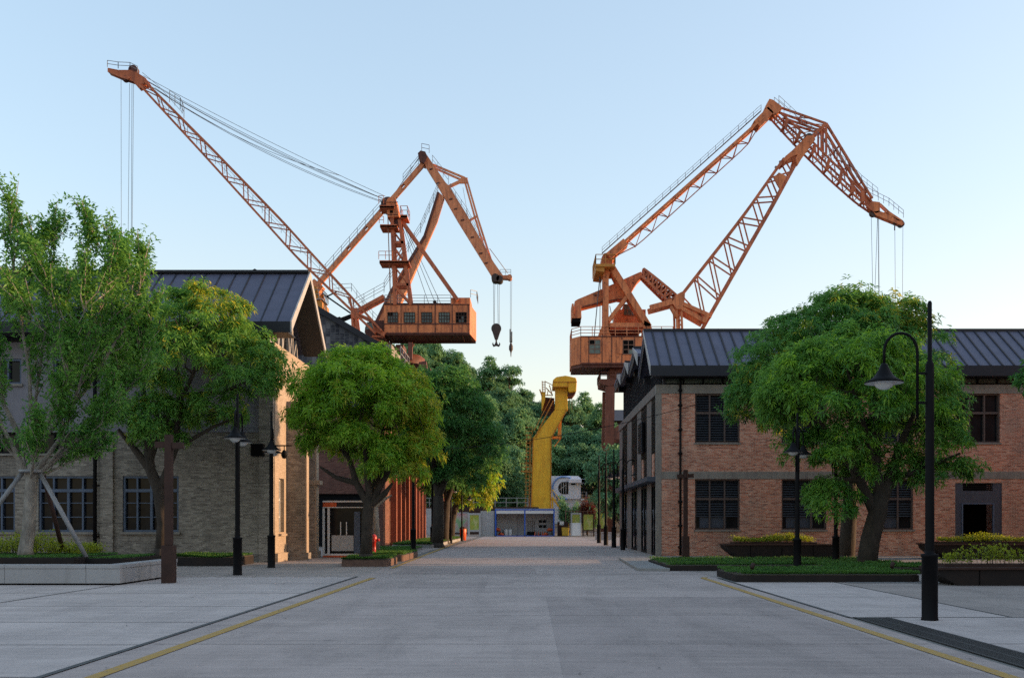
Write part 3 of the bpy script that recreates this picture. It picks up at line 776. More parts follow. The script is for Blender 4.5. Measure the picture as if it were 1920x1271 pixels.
# ================================================================== dark gabled factory behind
fac = thing('factory_building', 'tall factory with dark slated gable and red brick fins along the road', 'building', (-17, 64, 0))
YF = 64.0; XF = -9.4; ap = V((-17.6, YF, 17.7)); ev = V((-9.2, YF, 12.75))
m = MB(); m.prism([(-26, YF, 9.0), (XF, YF, 9.0), (XF, YF, 12.6), ap-V((0, 0, .15)), (-26, YF, 12.6)], (0, .3, 0)); m.build('gable_wall', M['slate'], fac)
m = MB(); m.prism([ev+V((0, -.25, .1)), ap+V((0, -.25, .1)), ap+V((0, -.25, -.3)), ev+V((0, -.25, -.3))], (0, 24.6, 0))
m.prism([ap+V((-.001, -.25, .1)), (-26.2, YF-.25, 12.6), (-26.2, YF-.25, 12.2), ap+V((-.001, -.25, -.3))], (0, 24.6, 0)); m.build('roof', M['fascia'], fac)
m = MB(); wall_holes(m, (-26, YF-.1, 0), (1, 0, 0), (0, -1, 0), 26+XF, 0, 8.99, [(11.9, 15.2, 0, 3.4), (7, 10, .9, 3.4)], .3)
m.box(XF-.3, XF, YF+.31, 89, 0, 12.5); m.box(-26, XF-.31, 88.7, 89, 0, 12.5); m.box(-26, -25.7, YF+.31, 88.6, 0, 12.5)
m.build('wall', M['brick_dark'], fac)
m = MB(); m.box(-14.3, -10.4, YF+.25, YF+.3, 0, 3.5); m.box(-19.2, -15.8, YF+.25, YF+.3, .8, 3.5); m.build('window', M['glass'], fac)
m = MB()
for k in range(9):
    y = 67.2+k*2.35; m.box(XF+.003, XF+.42, y, y+.36, 0, 5.4)
m.box(XF+.003, XF+.46, 66.9, 87, 5.403, 5.8)
m.build('brick_fin', pm('terracotta fin render', (0.30, 0.10, 0.06), (0.24, 0.08, 0.05), 2, rough=.9), fac)
m = MB(); m.box(XF-1.7, XF+.25, 66, 70.5, 12.51, 13.35); m.box(XF-.6, XF+.3, 72, 86, 12.51, 13.1); m.build('parapet', M['conc'], fac)
m = MB(); m.rail([(XF+.2, 71, 13.1), (XF+.2, 76, 13.1)], 1.0, 1.2, .03); m.build('roof_railing', M['greyrail'], fac)

# ================================================================== glass kiosk
YK = 44.6; kx = lambda px: (px-VX)/F*YK
kz = lambda py: CH+(VY-py)/F*YK
ki = thing('glass_kiosk', 'small glazed kiosk with orange corner stripe and pale frame', 'kiosk', (kx(648), YK, 0))
x0, x1, zt = kx(605), kx(692), kz(940)
m = MB()
for x in (x0+.04, kx(616), x1-.04): m.box(x-.05, x+.05, YK, YK+.1, .18, zt-.28)
m.box(x0, x1, YK-.02, YK+.12, .10, .178); m.box(x0, x1, YK-.03, YK+2.0, zt-.03, zt+.04); m.box(x0, x1, YK-.025, YK+.12, zt-.277, zt-.24)
for x in (x0+.04, x1-.04): m.box(x-.05, x+.05, YK+1.9, YK+2.0, .18, zt-.03)
m.build('frame', M['white'], ki)
m = MB(); m.box(x0+.02, x1-.02, YK+.02, YK+1.98, zt-.238, zt-.032); m.build('roof_band', M['fascia'], ki)
m = MB(); m.box(x0+.01, x0+.62, YK-.01, YK+.019, zt-.237, zt-.035); m.box(x0+.01, x1-.3, YK-.012, YK+.02, .02, .098); m.build('orange_stripe', M['orangeplastic'], ki)
m = MB(); m.box(x0+.1, x1-.1, YK+.06, YK+.075, .18, zt-.28); m.box(x0+.06, x0+.075, YK+.1, YK+1.9, .18, zt-.28); m.box(x1-.075, x1-.06, YK+.1, YK+1.9, .18, zt-.28); m.box(x0+.1, x1-.1, YK+1.92, YK+1.94, .18, zt-.28); m.build('glass_wall', M['glass'], ki)
m = MB(); m.box(kx(622), kx(663), YK-.012, YK+.055, .3, 1.0); m.build('lower_panel', M['shedgrey'], ki)
m = MB(); m.bar((kx(639), YK-.03, 1.0), (kx(639), YK-.03, 1.6), .04); m.bar((kx(650), YK-.03, 1.0), (kx(650), YK-.03, 1.6), .04); m.build('door_handle', M['white'], ki)
m = MB(); m.box(kx(664), kx(675), YK-.012, YK+.055, .19, zt-.45); m.build('blue_curtain', M['frame_blue'], ki)

# off-frame neighbour on the right, unseen and added to shade the square
t = thing('unseen_annex', 'unseen red brick annex with flat roof, added to shade the square', 'building', (33, 8, 0))
m = MB(); m.box(21, 44, -22, 38.7, 0, 10.2); m.build('wall', M['brick_red'], t)
m = MB(); m.box(20.7, 44.3, -22.3, 39.0, 10.203, 10.6); m.build('roof', M['roof'], t)
# ================================================================== end of the road: shed, boards, fence, house
YS = 110.0
def sx(px, Y=YS): return (px-VX)/F*Y
def sz(py, Y=YS): return CH+(VY-py)/F*Y
t = thing('tool_shed', 'open fronted grey tool shed with bright blue frame', 'shed', (sx(984), YS, 0))
x0, x1, xm, zt = sx(928), sx(1040), sx(984), sz(954)
m = MB(); b = .14
for x in (x0, xm-b/2, x1-b): m.box(x, x+b, YS, YS+b, 0, zt-b)
m.box(x0, x1, YS-.02, YS+b, zt-b+.002, zt); m.box(x0, x1, YS, YS+b, 0.0, .1)
for x in (x0, x1-b): m.box(x, x+b, YS+2.2, YS+2.2+b, 0, zt); m.box(x, x+b, YS+b, YS+2.2, zt-b, zt-.002)
m.build('frame', M['shedblue'], t)
m = MB(); m.box(x0+b, xm-b/2, YS+.03, YS+.08, zt-.5, zt-b); m.box(xm+b/2, x1-b, YS+.03, YS+.08, zt-.5, zt-b); m.build('valance', M['white'], t)
m = MB(); m.box(x0+b, x1-b, YS+2.25, YS+2.3, 0, zt-.05); m.box(x0+.03, x0+.06, YS+b, YS+2.2, 0, zt-b); m.box(x1-.06, x1-.03, YS+b, YS+2.2, 0, zt-b); m.box(x0, x1, YS+.15, YS+2.3, zt+.003, zt+.06)
m.build('sheet_wall', M['shedgrey'], t)
m = MB()
m.box(sx(971), sx(984)-.1, YS+2.1, YS+2.24, 0, sz(966)); m.build('inner_door', pm('pale shed door', (.33, .33, .34), (.29, .29, .3), 2), t)
m = MB()
for x in (sx(1011), sx(1012)+.4):
    m.box(x, x+.35, YS+2.15, YS+2.24, 1.5, 1.8); m.box(x, x+.35, YS+2.15, YS+2.24, .95, 1.25)
m.build('wall_cabinet', M['dkmetal'], t)
for px in (990, 994, 998, 1002):
    s = thing('shovel', 'long handled shovel leaning at the shed wall among others', 'shovel', (sx(px), YS+1.8, .1), group='shovels leaning in the tool shed')
    m = MB(); m.tube((sx(px), YS+2.1, 1.75), (sx(px), YS+1.75, .5), .028); m.build('handle', M['edgebrick'], s)
    m = MB(); m.prism([(sx(px)-.12, YS+1.75, .1), (sx(px)+.12, YS+1.75, .1), (sx(px)+.12, YS+1.78, .5), (sx(px)-.12, YS+1.78, .5)], (0, .03, 0)); m.build('blade', M['dkmetal'], s)
for px, lab in ((948, 'white drum at the back of the blue framed shed, the one on the left'), (956, 'white drum at the back of the blue framed shed, the one on the right')):
    s = thing('storage_drum', lab, 'drum', (sx(px), YS+1.6, 0))
    m = MB(); m.lathe((sx(px), YS+1.6, 0.0), [(.01, 0), (.2, 0), (.22, .1), (.22, .75), (.2, .78), (.01, .78)], 14); m.build('barrel', M['white'], s)
    m = MB(); m.lathe((sx(px), YS+1.6, .781), [(.01, .05), (.21, .05), (.21, 0)], 14); m.build('lid', M['shedgrey'], s)
for px, lab in ((932.5, 'orange life jacket bundle by the left post of the tool shed'), (939, 'low orange bundle beside the white drums in the shed'), (1023, 'orange bundle by the red cones in the shed'), (1031, 'large orange bundle on a trestle by the right shed post')):
    m = MB(); x = sx(px); z = .05 if px in (939, 1023) else .55
    m.ball((x, YS+1.0, z+.2), .24, 8, .8); m.ball((x+.15, YS+.95, z+.16), .2, 8, .8); m.ball((x-.16, YS+1.02, z+.14), .19, 8, .7)
    o = thing('orange_bundle', lab, 'bundle', (x, YS+1, 0)); m.build('cloth', M['orangeplastic'], o)
    if z > .3:
        m = MB(); m.box(x-.3, x+.3, YS+.75, YS+1.25, z-.06, z-.01)
        for dx in (-.26, .26):
            for dy in (.8, 1.2): m.bar((x+dx, YS+dy, 0), (x+dx, YS+dy, z-.06), .05)
        m.build('trestle', M['dkmetal'], o)
for k in range(6):
    x = sx(1003)+k*.21
    s = thing('traffic_cone', 'small red cone in the row under the shed cabinets', 'cone', (x, YS+1.4, 0), group='cones in the tool shed')
    m = MB(); m.lathe((x, YS+1.4, .03), [(.10, 0), (.03, .5), (.005, .52)], 10); m.build('cone', M['brick_dark'] if k % 2 else M['orangeplastic'], s)
    m = MB(); m.box(x-.11, x+.11, YS+1.29, YS+1.51, 0, .03); m.build('base', M['dkmetal'], s)
t = thing('grey_container', 'plain grey sheet metal cabin left of the tool shed', 'cabin', (sx(914), YS, 0))
m = MB(); m.box(sx(901), sx(927), YS+.2, YS+2.4, 0, sz(957))
for k in range(9): m.box(sx(901)+.08+k*.17, sx(901)+.13+k*.17, YS+.165, YS+.198, .1, sz(957)-.1)
m.build('body', M['shedgrey'], t); m = MB(); m.box(sx(901)-.05, sx(927)+.02, YS+.15, YS+2.45, sz(957)+.003, sz(957)+.08); m.build('roof', M['fascia'], t)
def board(name, lab, px0, px1, py0, py1, mat, Y=YS, frame=M['shedgrey'], fr=3, cat='poster board', low=1004, group=None):
    t = thing(name, lab, cat, (sx((px0+px1)/2, Y), Y, 0), group=group)
    a, b, z0, z1 = sx(px0, Y), sx(px1, Y), sz(py1, Y), sz(py0, Y); k = fr*Y/F
    m = MB(); m.box(a, b, Y-.02, Y+.02, z0, z1); m.build('panel', mat, t)
    m = MB()
    m.box(a-k, a-.003, Y-.05, Y+.05, 0, z1+k); m.box(b+.003, b+k, Y-.05, Y+.05, 0, z1+k); m.box(a, b, Y-.05, Y+.05, z1+.003, z1+k)
    if z0 > .15: m.box(a, b, Y-.05, Y+.05, z0-k, z0-.003)
    m.build('frame', frame, t); return t
board('poster_board', 'grey framed yellow green poster left of the grey cabin', 881, 898, 965, 993, M['poster'], fr=3.5)
board('poster_board', 'yellow green poster behind the leaning white board', 1073, 1087, 964, 1000, M['poster'], 111.5)
board('poster_board', 'yellow green poster between brown posts right of the white board', 1094, 1112, 964, 993, M['poster'], frame=M['brown_metal'], fr=2)
board('poster_board', 'partly hidden yellow poster behind the black lamp posts', 1125, 1136, 961, 990, M['poster'], frame=M['brown_metal'], fr=2)
board('hoarding_panel', 'pink and green printed hoarding behind the road trees', 838, 877, 962, 996, M['banner'], 112, fr=2, cat='hoarding')
board('hoarding_panel', 'pale grey hoarding panel glimpsed between the tree trunks', 800, 836, 955, 1002, M['shedgrey'], 113, fr=2, cat='hoarding')
t = thing('sign_board', 'plain white board leaning by the fence right of the yellow bin', 'board', (sx(1080), YS-3, 0))
Y2 = YS-3; m = MB(); m.prism([(sx(1071, Y2), Y2, .12), (sx(1090, Y2), Y2, .12), (sx(1090, Y2), Y2+.35, sz(980, Y2)), (sx(1071, Y2), Y2+.35, sz(980, Y2))], (0, .04, 0)); m.build('panel', M['white'], t)
m = MB()
for px in (1072, 1089): m.bar((sx(px, Y2), Y2-.02, 0), (sx(px, Y2), Y2+.33, sz(980, Y2)), .06); m.bar((sx(px, Y2), Y2+.9, 0), (sx(px, Y2), Y2+.36, 1.3), .05)
m.build('stand', M['shedgrey'], t)
t = thing('wheelie_bin', 'yellow plastic bin with dark lid right of the tool shed', 'bin', (sx(1060), YS, 0))
a, b, z = sx(1053), sx(1067), sz(988)
m = MB(); m.prism([(a+.08, YS, .08), (b-.08, YS, .08), (b, YS-.05, z), (a, YS-.05, z)], (0, .7, 0)); m.build('body', M['yellowplastic'], t, bevel=.03)
m = MB(); m.box(a-.04, b+.04, YS-.1, YS+.72, z+.004, z+.09); m.build('lid', M['brown_metal'], t, bevel=.02)
m = MB(); m.disc((a+.1, YS+.6, .09), .09, (1, 0, 0), .06); m.disc((b-.1, YS+.6, .09), .09, (1, 0, 0), .06); m.build('wheel', M['dkmetal'], t)
t = thing('gas_meter_box', 'small white sign on a dark cupboard behind the yellow bin', 'cupboard', (sx(1054), YS+1.5, 0))
m = MB(); m.box(sx(1046), sx(1066), YS+1.2, YS+1.7, 0, sz(978)); m.build('cupboard', M['brown_metal'], t, bevel=.02)
m = MB(); m.box(sx(1050), sx(1058), YS+1.15, YS+1.19, sz(984), sz(977)); m.build('sign', M['white'], t)
# mesh fence with posts
t = thing('site_fence', 'rusty post and mesh fence across the end of the road', 'fence', (sx(1100), YS+2, 0))
m = MB()
for k in range(22):
    px = 1062+k*7; m.bar((sx(px), YS+2.4, 0), (sx(px), YS+2.4, sz(955)), .09 if k % 3 == 0 else .035)
m.bar((sx(1062), YS+2.4, sz(958)), (sx(1212), YS+2.4, sz(958)), .06); m.bar((sx(1062), YS+2.4, .5), (sx(1212), YS+2.4, .5), .06)
for px in (1136, 1151): m.bar((sx(px+10), YS+2.0, 2.8), (sx(px), YS+1.0, 0.1), .07)
m.build('post', M['railing'], t)
# elevated dark walkway with pale rail, behind the shed
t = thing('quay_walkway', 'raised dark quay wall with pale railing behind the shed', 'wall', (sx(940, 128), 128, 0))
Y3 = 128.0; m = MB(); m.box(-34, sx(1010, Y3), Y3, Y3+1.2, 0, sz(950, Y3)); m.build('wall', M['brown_metal'], t)
m = MB(); m.rail([(-34, Y3+.1, sz(950, Y3)), (sx(990, Y3), Y3+.1, sz(950, Y3))], 1.15, 1.4, .05); m.build('railing', M['greyrail'], t)
# steel stair / ladder frame in yellow
t = thing('yellow_stair', 'yellow steel stair slanting down right of the gantry leg', 'stair', (sx(1055, 122), 122, 0))
Y4 = 122.0; m = MB(); A = W(1036, 932, Y4); B = W(1066, 974, Y4)
for dy in (0, .9): m.bar(A+V((0, dy, 0)), B+V((0, dy, 0)), .16); m.bar(A+V((0, dy, 1.0)), B+V((0, dy, 1.0)), .06)
m.build('stringer', M['yellow'], t); m = MB()
for k in range(11):
    p = A.lerp(B, k/10); m.box(p.x-.14, p.x+.14, Y4+.08, Y4+.82, p.z-.03, p.z+.03)
    if k % 2 == 0: m.bar(p, p+V((0, 0, 1)), .05)
m.build('tread', M['yellow'], t)
m = MB(); m.bar(A+V((0, .45, 0)), (A.x, Y4+.45, 0), .2); m.bar(B+V((0, .45, 0)), (B.x, Y4+.45, 0), .2); m.build('stair_post', M['yellow'], t)

# white house with round window
YH = 146.0; hx = lambda px: (px-VX)/F*YH
hz_ = lambda py: CH+(VY-py)/F*YH
t = thing('white_house', 'white two level house with a round window and blue trim', 'house', (hx(1070), YH, 0))
x0, x1 = hx(1024), hx(1089); zr, zb = hz_(892), hz_(935)
m = MB(); cx, cz, r = hx(1056), hz_(914.5), hx(1066.5)-hx(1056)
r = .72
N = 24
outer = [(x0, zb), (x1, zb), (x1, zr-.35), (hx(1084), zr), (x0, zr)]
m.prism([(x, YH, z) for x, z in outer], (0, 6, 0)); m.box(x0+.3, x1+1.3, YH+.6, YH+5, 0, zb-.003)
m.build('wall', M['whitewall'], t)
m = MB(); m.box(hx(1066), hx(1099), YH-.9, YH-.003, hz_(905.5), hz_(898)); m.box(x1+.003, hx(1099), YH-.9, YH+5, hz_(905.5), hz_(898)); m.build('roof_slab', M['whitewall'], t, bevel=.05)
m = MB(); m.prism([(cx + r*math.cos(a)*(1 if math.cos(a) < 0 else .0) + (0 if math.cos(a) < 0 else .75), YH-.05, cz+r*1.25*math.sin(a)) for a in [math.pi/2+math.pi*k/16 for k in range(17)]] + [(cx+.75, YH-.05, cz-r*1.25), (cx+.75, YH-.05, cz+r*1.25)], (0, .045, 0)); wn = m.build('round_window', M['glass'], t)
m = MB()
for dx in (-.3, .05, .4): m.bar((cx+dx, YH-.09, cz-r*1.1), (cx+dx, YH-.09, cz+r*1.1), .05)
m.bar((cx-.6, YH-.09, cz-.3), (cx+.5, YH-.09, cz+.5), .05); m.build('mullion', M['white'], wn)
m = MB(); pts = [(cx+1.0, YH-.12, cz+1.62)] + [(cx+1.55*math.cos(a), YH-.12, cz+1.62*math.sin(a)) for a in [math.pi/2+math.pi*k/18 for k in range(19)]] + [(cx+.6, YH-.12, cz-1.62)]
m.path(pts, .12, 6); m.path([(cx+1.0, YH-.12, cz+1.0), (cx+1.0, YH-.12, cz+1.65)], .1, 6); m.build('blue_arc_trim', M['bluetrim'], t)
m = MB(); m.box(hx(1071), hx(1079), YH-.04, YH-.003, hz_(909), hz_(905.7)); m.build('window', M['glass'], t)
m = MB(); m.box(hx(1093), hx(1099)-.1, YH+.3, YH+.34, hz_(932), hz_(906)); m.build('window', M['glass'], t)
m = MB(); m.box(x1+.003, hx(1101), YH-.8, YH+5, zb-.2, zb); m.build('balcony_floor', M['whitewall'], t)
m = MB(); m.rail([(x1+.1, YH-.75, zb), (hx(1101), YH-.75, zb), (hx(1101), YH+4, zb)], 1.0, .8, .03); m.build('balcony_railing', M['greyrail'], t)
# grey roofed house on the hill
t = thing('hill_house', 'low house with weathered grey roof on the wooded hill', 'house', (16, 205, 20))
m = MB(); Yh = 196.0; gx = lambda px: (px-VX)/F*Yh
gz = lambda py: CH+(VY-py)/F*Yh
m.box(gx(1098), gx(1190), Yh, Yh+7, gz(880), gz(789)); m.build('wall', M['brown_metal'], t)
m = MB(); m.prism([(gx(1092), Yh-.8, gz(789)), (gx(1092), Yh+4, gz(764)), (gx(1092), Yh+8, gz(789))], (gx(1200)-gx(1092), 0, 0)); m.build('roof', pm('weathered grey roof tiles', (.085, .085, .10), (.055, .055, .068), 3, rough=.8, stretch=(1, 3, 1), bmp=.5), t)

# ================================================================== yellow gantry leg
YG = 132.0; g = lambda px, py, d=0: W(px, py, YG) + V((0, d, 0))
t = thing('gantry_crane', 'tall mustard yellow gantry crane leg rising behind the tool shed', 'crane', (W(1014, 1001, YG).x, YG, 0))
m = MB(); m.prism([g(995, 1001), g(1032, 1001), g(1033, 822), g(1063, 767), g(1041, 767), g(1000, 820)], (0, 1.7, 0)); m.build('leg', M['yellow'], t, bevel=.06)
m = MB()
m.bar(g(1033.5, 822, -.05), g(1032.7, 1000, -.05), .09, .2); m.bar(g(1063.6, 767, -.05), g(1033.6, 822, -.05), .09, .2); m.bar(g(999.5, 820, -.05), g(994.6, 1000, -.05), .09, .2)
m.build('leg_flange', M['gold'], t)
m = MB(); m.prism([g(1041, 766.5), g(1064, 766.5), g(1064, 724), g(1041, 724)], (0, 1.7, 0)); m.box(g(1040.4, 0).x, g(1064.6, 0).x, YG-.06, YG+1.76, g(0, 768).z, g(0, 763).z); m.build('neck', M['yellow'], t, bevel=.04)
m = MB(); hd = [g(1036, 727, -1), g(1064, 727, -1), g(1066, 737, -1), g(1080, 735, -1), g(1081, 716, -1), g(1079, 710, -1), g(1060, 706, -1), g(1043, 708.5, -1), g(1036.5, 714, -1)]
m.prism(hd, (0, 4.5, 0)); hd_ = m.build('girder_head', M['yellow'], t, bevel=.08)
m = MB(); m.bar(g(1036, 718, -1.06), g(1081, 718, -1.06), .07, .1); m.bar(g(1036, 727, -1.06), g(1064, 727, -1.06), .07, .1); m.bar(g(1064.5, 727, -1.06), g(1064.5, 717, -1.06), .07, .1); m.build('stiffener', M['gold'], hd_)
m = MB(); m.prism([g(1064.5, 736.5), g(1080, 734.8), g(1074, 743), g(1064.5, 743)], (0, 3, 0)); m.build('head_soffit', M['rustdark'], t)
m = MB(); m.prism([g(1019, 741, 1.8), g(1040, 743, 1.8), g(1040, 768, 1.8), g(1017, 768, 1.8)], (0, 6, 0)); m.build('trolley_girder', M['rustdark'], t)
m = MB(); m.prism([g(1015, 734), g(1023, 736), g(1022, 750), g(1016, 770)], (0, 1.8, 0)); m.build('trolley_side', M['yellow'], t)
m = MB()
for px in (1017, 1022.5): m.bar(g(px, 736), g(px-.5, 714), .1)
for k in range(7): m.bar(g(1017, 735-k*3.2), g(1022.5, 735-k*3.2), .08)
m.bar(g(1022, 715), g(1036, 722), .09); m.bar(g(1024, 727), g(1036, 740), .12); m.bar(g(1030, 722), g(1036, 742), .12); m.bar(g(1012, 730), g(1016, 742), .16); m.bar(g(1022, 741), g(1036, 741), .12); m.bar(g(1026, 741), g(1028, 730), .1)
m.build('trolley_ladder', M['gold'], t)
m = MB()                                                # slanted stair along the neck
for d in (-.3, .5): m.bar(g(1004, 818, d), g(1037, 752, d), .1); m.bar(g(1001, 808, d), g(1034, 744, d), .06)
for k in range(16):
    a = g(1004, 818, .1).lerp(g(1037, 752, .1), k/15); m.box(a.x-.12, a.x+.12, YG-.3, YG+.5, a.z-.03, a.z+.03)
m.build('neck_stair', M['gold'], t)
m = MB()                                                # caged ladder on the shaft
for px in (986.5, 992.5): m.bar(g(px+1.5, 812, .4), g(px-1, 952, .4), .09)
for k in range(19):
    y = 815+k*7.4; m.bar(g(985-k*.12, y, .3), g(995-k*.12, y, .3), .07); m.bar(g(985-k*.12, y, 1.0), g(995-k*.12, y, 1.0), .07)
m.bar(g(996, 814, .4), g(993, 952, .4), .08)
m.build('ladder', M['gold'], t)
m = MB(); m.prism([g(977, 884), g(997, 886), g(997, 884), g(977, 882)], (0, 1.4, 0)); m.rail([g(996, 883), g(977.5, 882), g(977.5, 882, 1.4)], .95, .8, .035); m.rail([g(998, 815), g(985, 815), g(985, 815, 1.2)], 1.0, .8, .03); m.build('platform', M['gold'], t)
m = MB(); m.prism([g(1048, 790, .4), g(1053, 788, .4), g(1053, 818, .4), g(1046, 818, .4)], (0, 2, 0)); m.box(g(1036, 0).x, g(1053, 0).x, YG+.4, YG+2.4, g(0, 820).z, g(0, 817).z); m.bar(g(1040, 836, 1), g(1052, 820, 1), .12); m.build('driver_cabin', M['gold'], t)
m = MB(); m.tube(g(1068, 743, 1), g(1068, 775, 1), .03); m.tube(g(1073, 743, 1), g(1073, 768, 1), .03); m.build('hoist_rope', M['rope'], t)
# far second leg of the gantry, hidden by the wood, so that it stands
m = MB(); m.box(W(1014, 0, YG).x-1.0, W(1014, 0, YG).x+.9, YG+1.9, YG+3.4, 0, 11); m.build('rear_leg', M['yellow'], t)
# overhead cable
t = thing('overhead_cable', 'thin black cable sagging over the road between the brick buildings', 'cable', (0, 45, 5))
m = MB(); A = V((-9.4, 44.2, 4.7)); B = V((fx(1310), YB-.05, fz(757)))
pts = []
for k in range(25):
    s = k/24; p = A.lerp(B, s); p.z -= 1.25*4*s*(1-s)*.55; pts.append(p)
m.path(pts, .014, 5); m.build('cable', M['dkmetal'], t)
# ================================================================== level luffing quay cranes
def resample(pts, n):
    pts = [V(p) for p in pts]; L = [0]
    for a, b in zip(pts, pts[1:]): L.append(L[-1]+(b-a).length)
    out = []
    for k in range(n+1):
        s = L[-1]*k/n
        for i in range(len(pts)-1):
            if s <= L[i+1]+1e-9:
                t = (s-L[i])/max(L[i+1]-L[i], 1e-9); out.append(pts[i].lerp(pts[i+1], t)); break
    return out
def truss(mb, A, B, n, dep, wc, wb, double=False, ties=True, zig=True, cross=False):
    """two planar zig-zag trusses between chord lines A and B, dep metres apart, tied across"""
    A = resample(A, n); B = resample(B, n)
    for s in (-.5, .5):
        da = [V((0, s*dep*(1-(abs(2*k/n-1))**3*.35), 0)) for k in range(n+1)]
        a = [p+d for p, d in zip(A, da)]; b = [p+d for p, d in zip(B, da)]
        for k in range(n):
            mb.bar(a[k], a[k+1], wc); mb.bar(b[k], b[k+1], wc)
            if zig:
                p, q = (a[k], b[k+1]) if k % 2 == 0 else (b[k], a[k+1])
                mb.bar(p, q, wb)
                if double:
                    e = (q-p).normalized(); sh = V((e.z, 0, -e.x))*wb*3.0
                    mb.bar(p+sh, q+sh, wb*.8)
    if ties:
        for k in range(n+1):
            d = V((0, dep*.5*(1-(abs(2*k/n-1))**3*.35), 0))
            mb.bar(A[k]-d, A[k]+d, wb); mb.bar(B[k]-d, B[k]+d, wb)
            if k < n and cross: mb.bar(A[k]-d, A[k+1]+d, wb*.7)
def sag(p, q, s, n=10):
    return [V(p).lerp(V(q), k/n) + V((0, 0, -s*4*(k/n)*(1-k/n))) for k in range(n+1)]
def hook_block(parent, c, s=1.0, name='hook_block'):
    m = MB(); c = V(c)
    m.disc(c, .62*s, (0, 1, 0), .3*s); m.disc(c-V((0, 0, .2*s)), .5*s, (0, 1, 0), .44*s)
    m.prism([c+V((-.55, -.2, -.2))*s, c+V((.55, -.2, -.2))*s, c+V((.18, -.2, -1.35))*s, c+V((-.18, -.2, -1.35))*s], (0, .4*s, 0))
    b = m.build(name, M['hookm'], parent)
    m = MB(); z = c-V((0, 0, 1.3*s))
    m.path([z, z-V((0, 0, .5*s))], .1*s, 8)
    for sg in (-1, 1):
        m.path([z+V((0, 0, -.45*s)), z+V((sg*.12, 0, -.75))*s if False else z+V((sg*.10*s, 0, -.75*s)), z+V((sg*.30*s, 0, -.84*s)), z+V((sg*.43*s, 0, -.62*s)), z+V((sg*.40*s, 0, -.42*s))], [.12*s, .16*s, .14*s, .09*s, .03*s], 8)
    m.build('hook', M['hookm'], b)

def pane_window(parent, c0, c1, z0, z1, y, cols, rows, broken=(), frm=None, gl=None):
    a, b = c0, c1
    m = MB(); m.box(a, b, y-.02, y+.01, z0, z1); wo = m.build('window', gl or M['glass_lit'], parent)
    m = MB()
    for k in range(cols+1): x = a+(b-a)*k/cols; m.box(x-.035, x+.035, y-.07, y-.023, z0, z1)
    for k in range(rows+1): z = z0+(z1-z0)*k/rows; m.box(a, b, y-.065, y-.024, z-.035, z+.035)
    m.build('frame', frm or M['railing'], wo)
    if broken:
        m = MB()
        for i, j in broken:
            m.box(a+(b-a)*i/cols+.04, a+(b-a)*(i+1)/cols-.04, y-.04, y-.022, z0+(z1-z0)*j/rows+.04, z0+(z1-z0)*(j+1)/rows-.04)
        m.build('broken_pane', M['void'], wo)

# ------------------------------------------------------------------ crane with single lattice jib (left)
YA = 120.0
a = lambda px, py, d=0.0: W(px, py, YA) + V((0, d, 0))
ka = YA/F
cA = thing('portal_crane', 'orange portal crane with long lattice jib reaching far left over the grey hall', 'crane', (a(775, 0).x, YA+4, 0))
m = MB(); truss(m, [a(266, 164), a(380, 288), a(500, 420), a(554, 480), a(632, 556), a(705, 626)], [a(276, 158), a(400, 282), a(533, 419), a(588, 480), a(650, 547), a(717, 622)], 22, 1.9, .24, .11, False)
m.build('boom', M['orange_lattice'], cA)
m = MB()                                                  # fine inner walkway of the jib
lo = [a(300, 199, -.2), a(510, 419, -.2), a(690, 608, -.2)]
m.rail(lo, 1.0, 1.6, .022, 2); m.rail([a(318, 192), a(338, 205), a(345, 222)], 1.4, .7, .03)
m.bar(a(270, 140, -.5), a(300, 165, -.5), .05); m.bar(a(300, 165, -.5), a(345, 215, -.5), .045)
m.build('boom_walkway', M['greyrail'], cA)
m = MB()
hp = [a(205, 131), a(205, 138.5), a(230, 149), a(252, 156), a(262, 168), a(268, 166), a(282, 160), a(276, 150), a(262, 141), a(248, 135), a(225, 135)]
for d in (-.5, .3): m.prism([p+V((0, d, 0)) for p in hp], (0, .2, 0))
m.prism([a(205, 132, -.3), a(205, 138, -.3), a(215, 142.5, -.3), a(215, 134, -.3)], (0, .6, 0)); m.bar(a(245, 150, -.64), a(245, 150, .64), .3); m.bar(a(270, 158, -.6), a(270, 158, .6), .5)
hd = m.build('boom_head', M['orange_lattice'], cA)
m = MB()
for px, py, r in ((235, 147, .42), (251, 133, .55), (258, 150, .55), (263, 158, .45)): m.disc(a(px, py), r, (0, 1, 0), .7, 16)
m.build('sheave', M['rustdark'], hd)
m = MB(); m.rail([a(208, 133, -1), a(228, 136, -1), a(250, 137, -1), a(264, 144, -1)], .78, 1.3, .03, 2); m.bar(a(251, 134), a(250, 122), .05); m.build('head_railing', M['greyrail'], hd)
m = MB()
for (dx, dy, s, d) in ((0, 0, 1.1, -.5), (1, 3, 1.6, .5), (-1, 5, 2.2, 0), (2, 8, 2.6, -.4), (0, 10, 3.3, .4), (3, 14, 3.6, .1)):
    m.path(sag(a(272+dx, 146+dy*.8, d), a(724, 371+dy*.75, d), s*.32, 14), .028, 5)
m.path(sag(a(290, 165), a(640, 330), 1.2, 10), .03, 5)
m.build('pendant_rope', M['rope'], cA)
m = MB()
m.tube(a(227, 150), a(227.5, 470), .024); m.tube(a(243, 157), a(240, 475), .024); m.tube(a(247.5, 158), a(246, 475), .026); m.tube(a(250.5, 158), a(247.5, 475), .024)
m.build('hoist_rope', M['rope'], cA)
m = MB(); m.disc(a(237, 480), .58, (0, 1, 0), .4, 18); m.prism([a(228, 480, -.25), a(246, 480, -.25), a(242, 500, -.25), a(232, 500, -.25)], (0, .5, 0)); m.path([a(237, 500), a(237, 512), a(232, 517), a(229, 513)], [.15, .18, .14, .05], 8)
m.build('hook_block', M['gold'], cA)
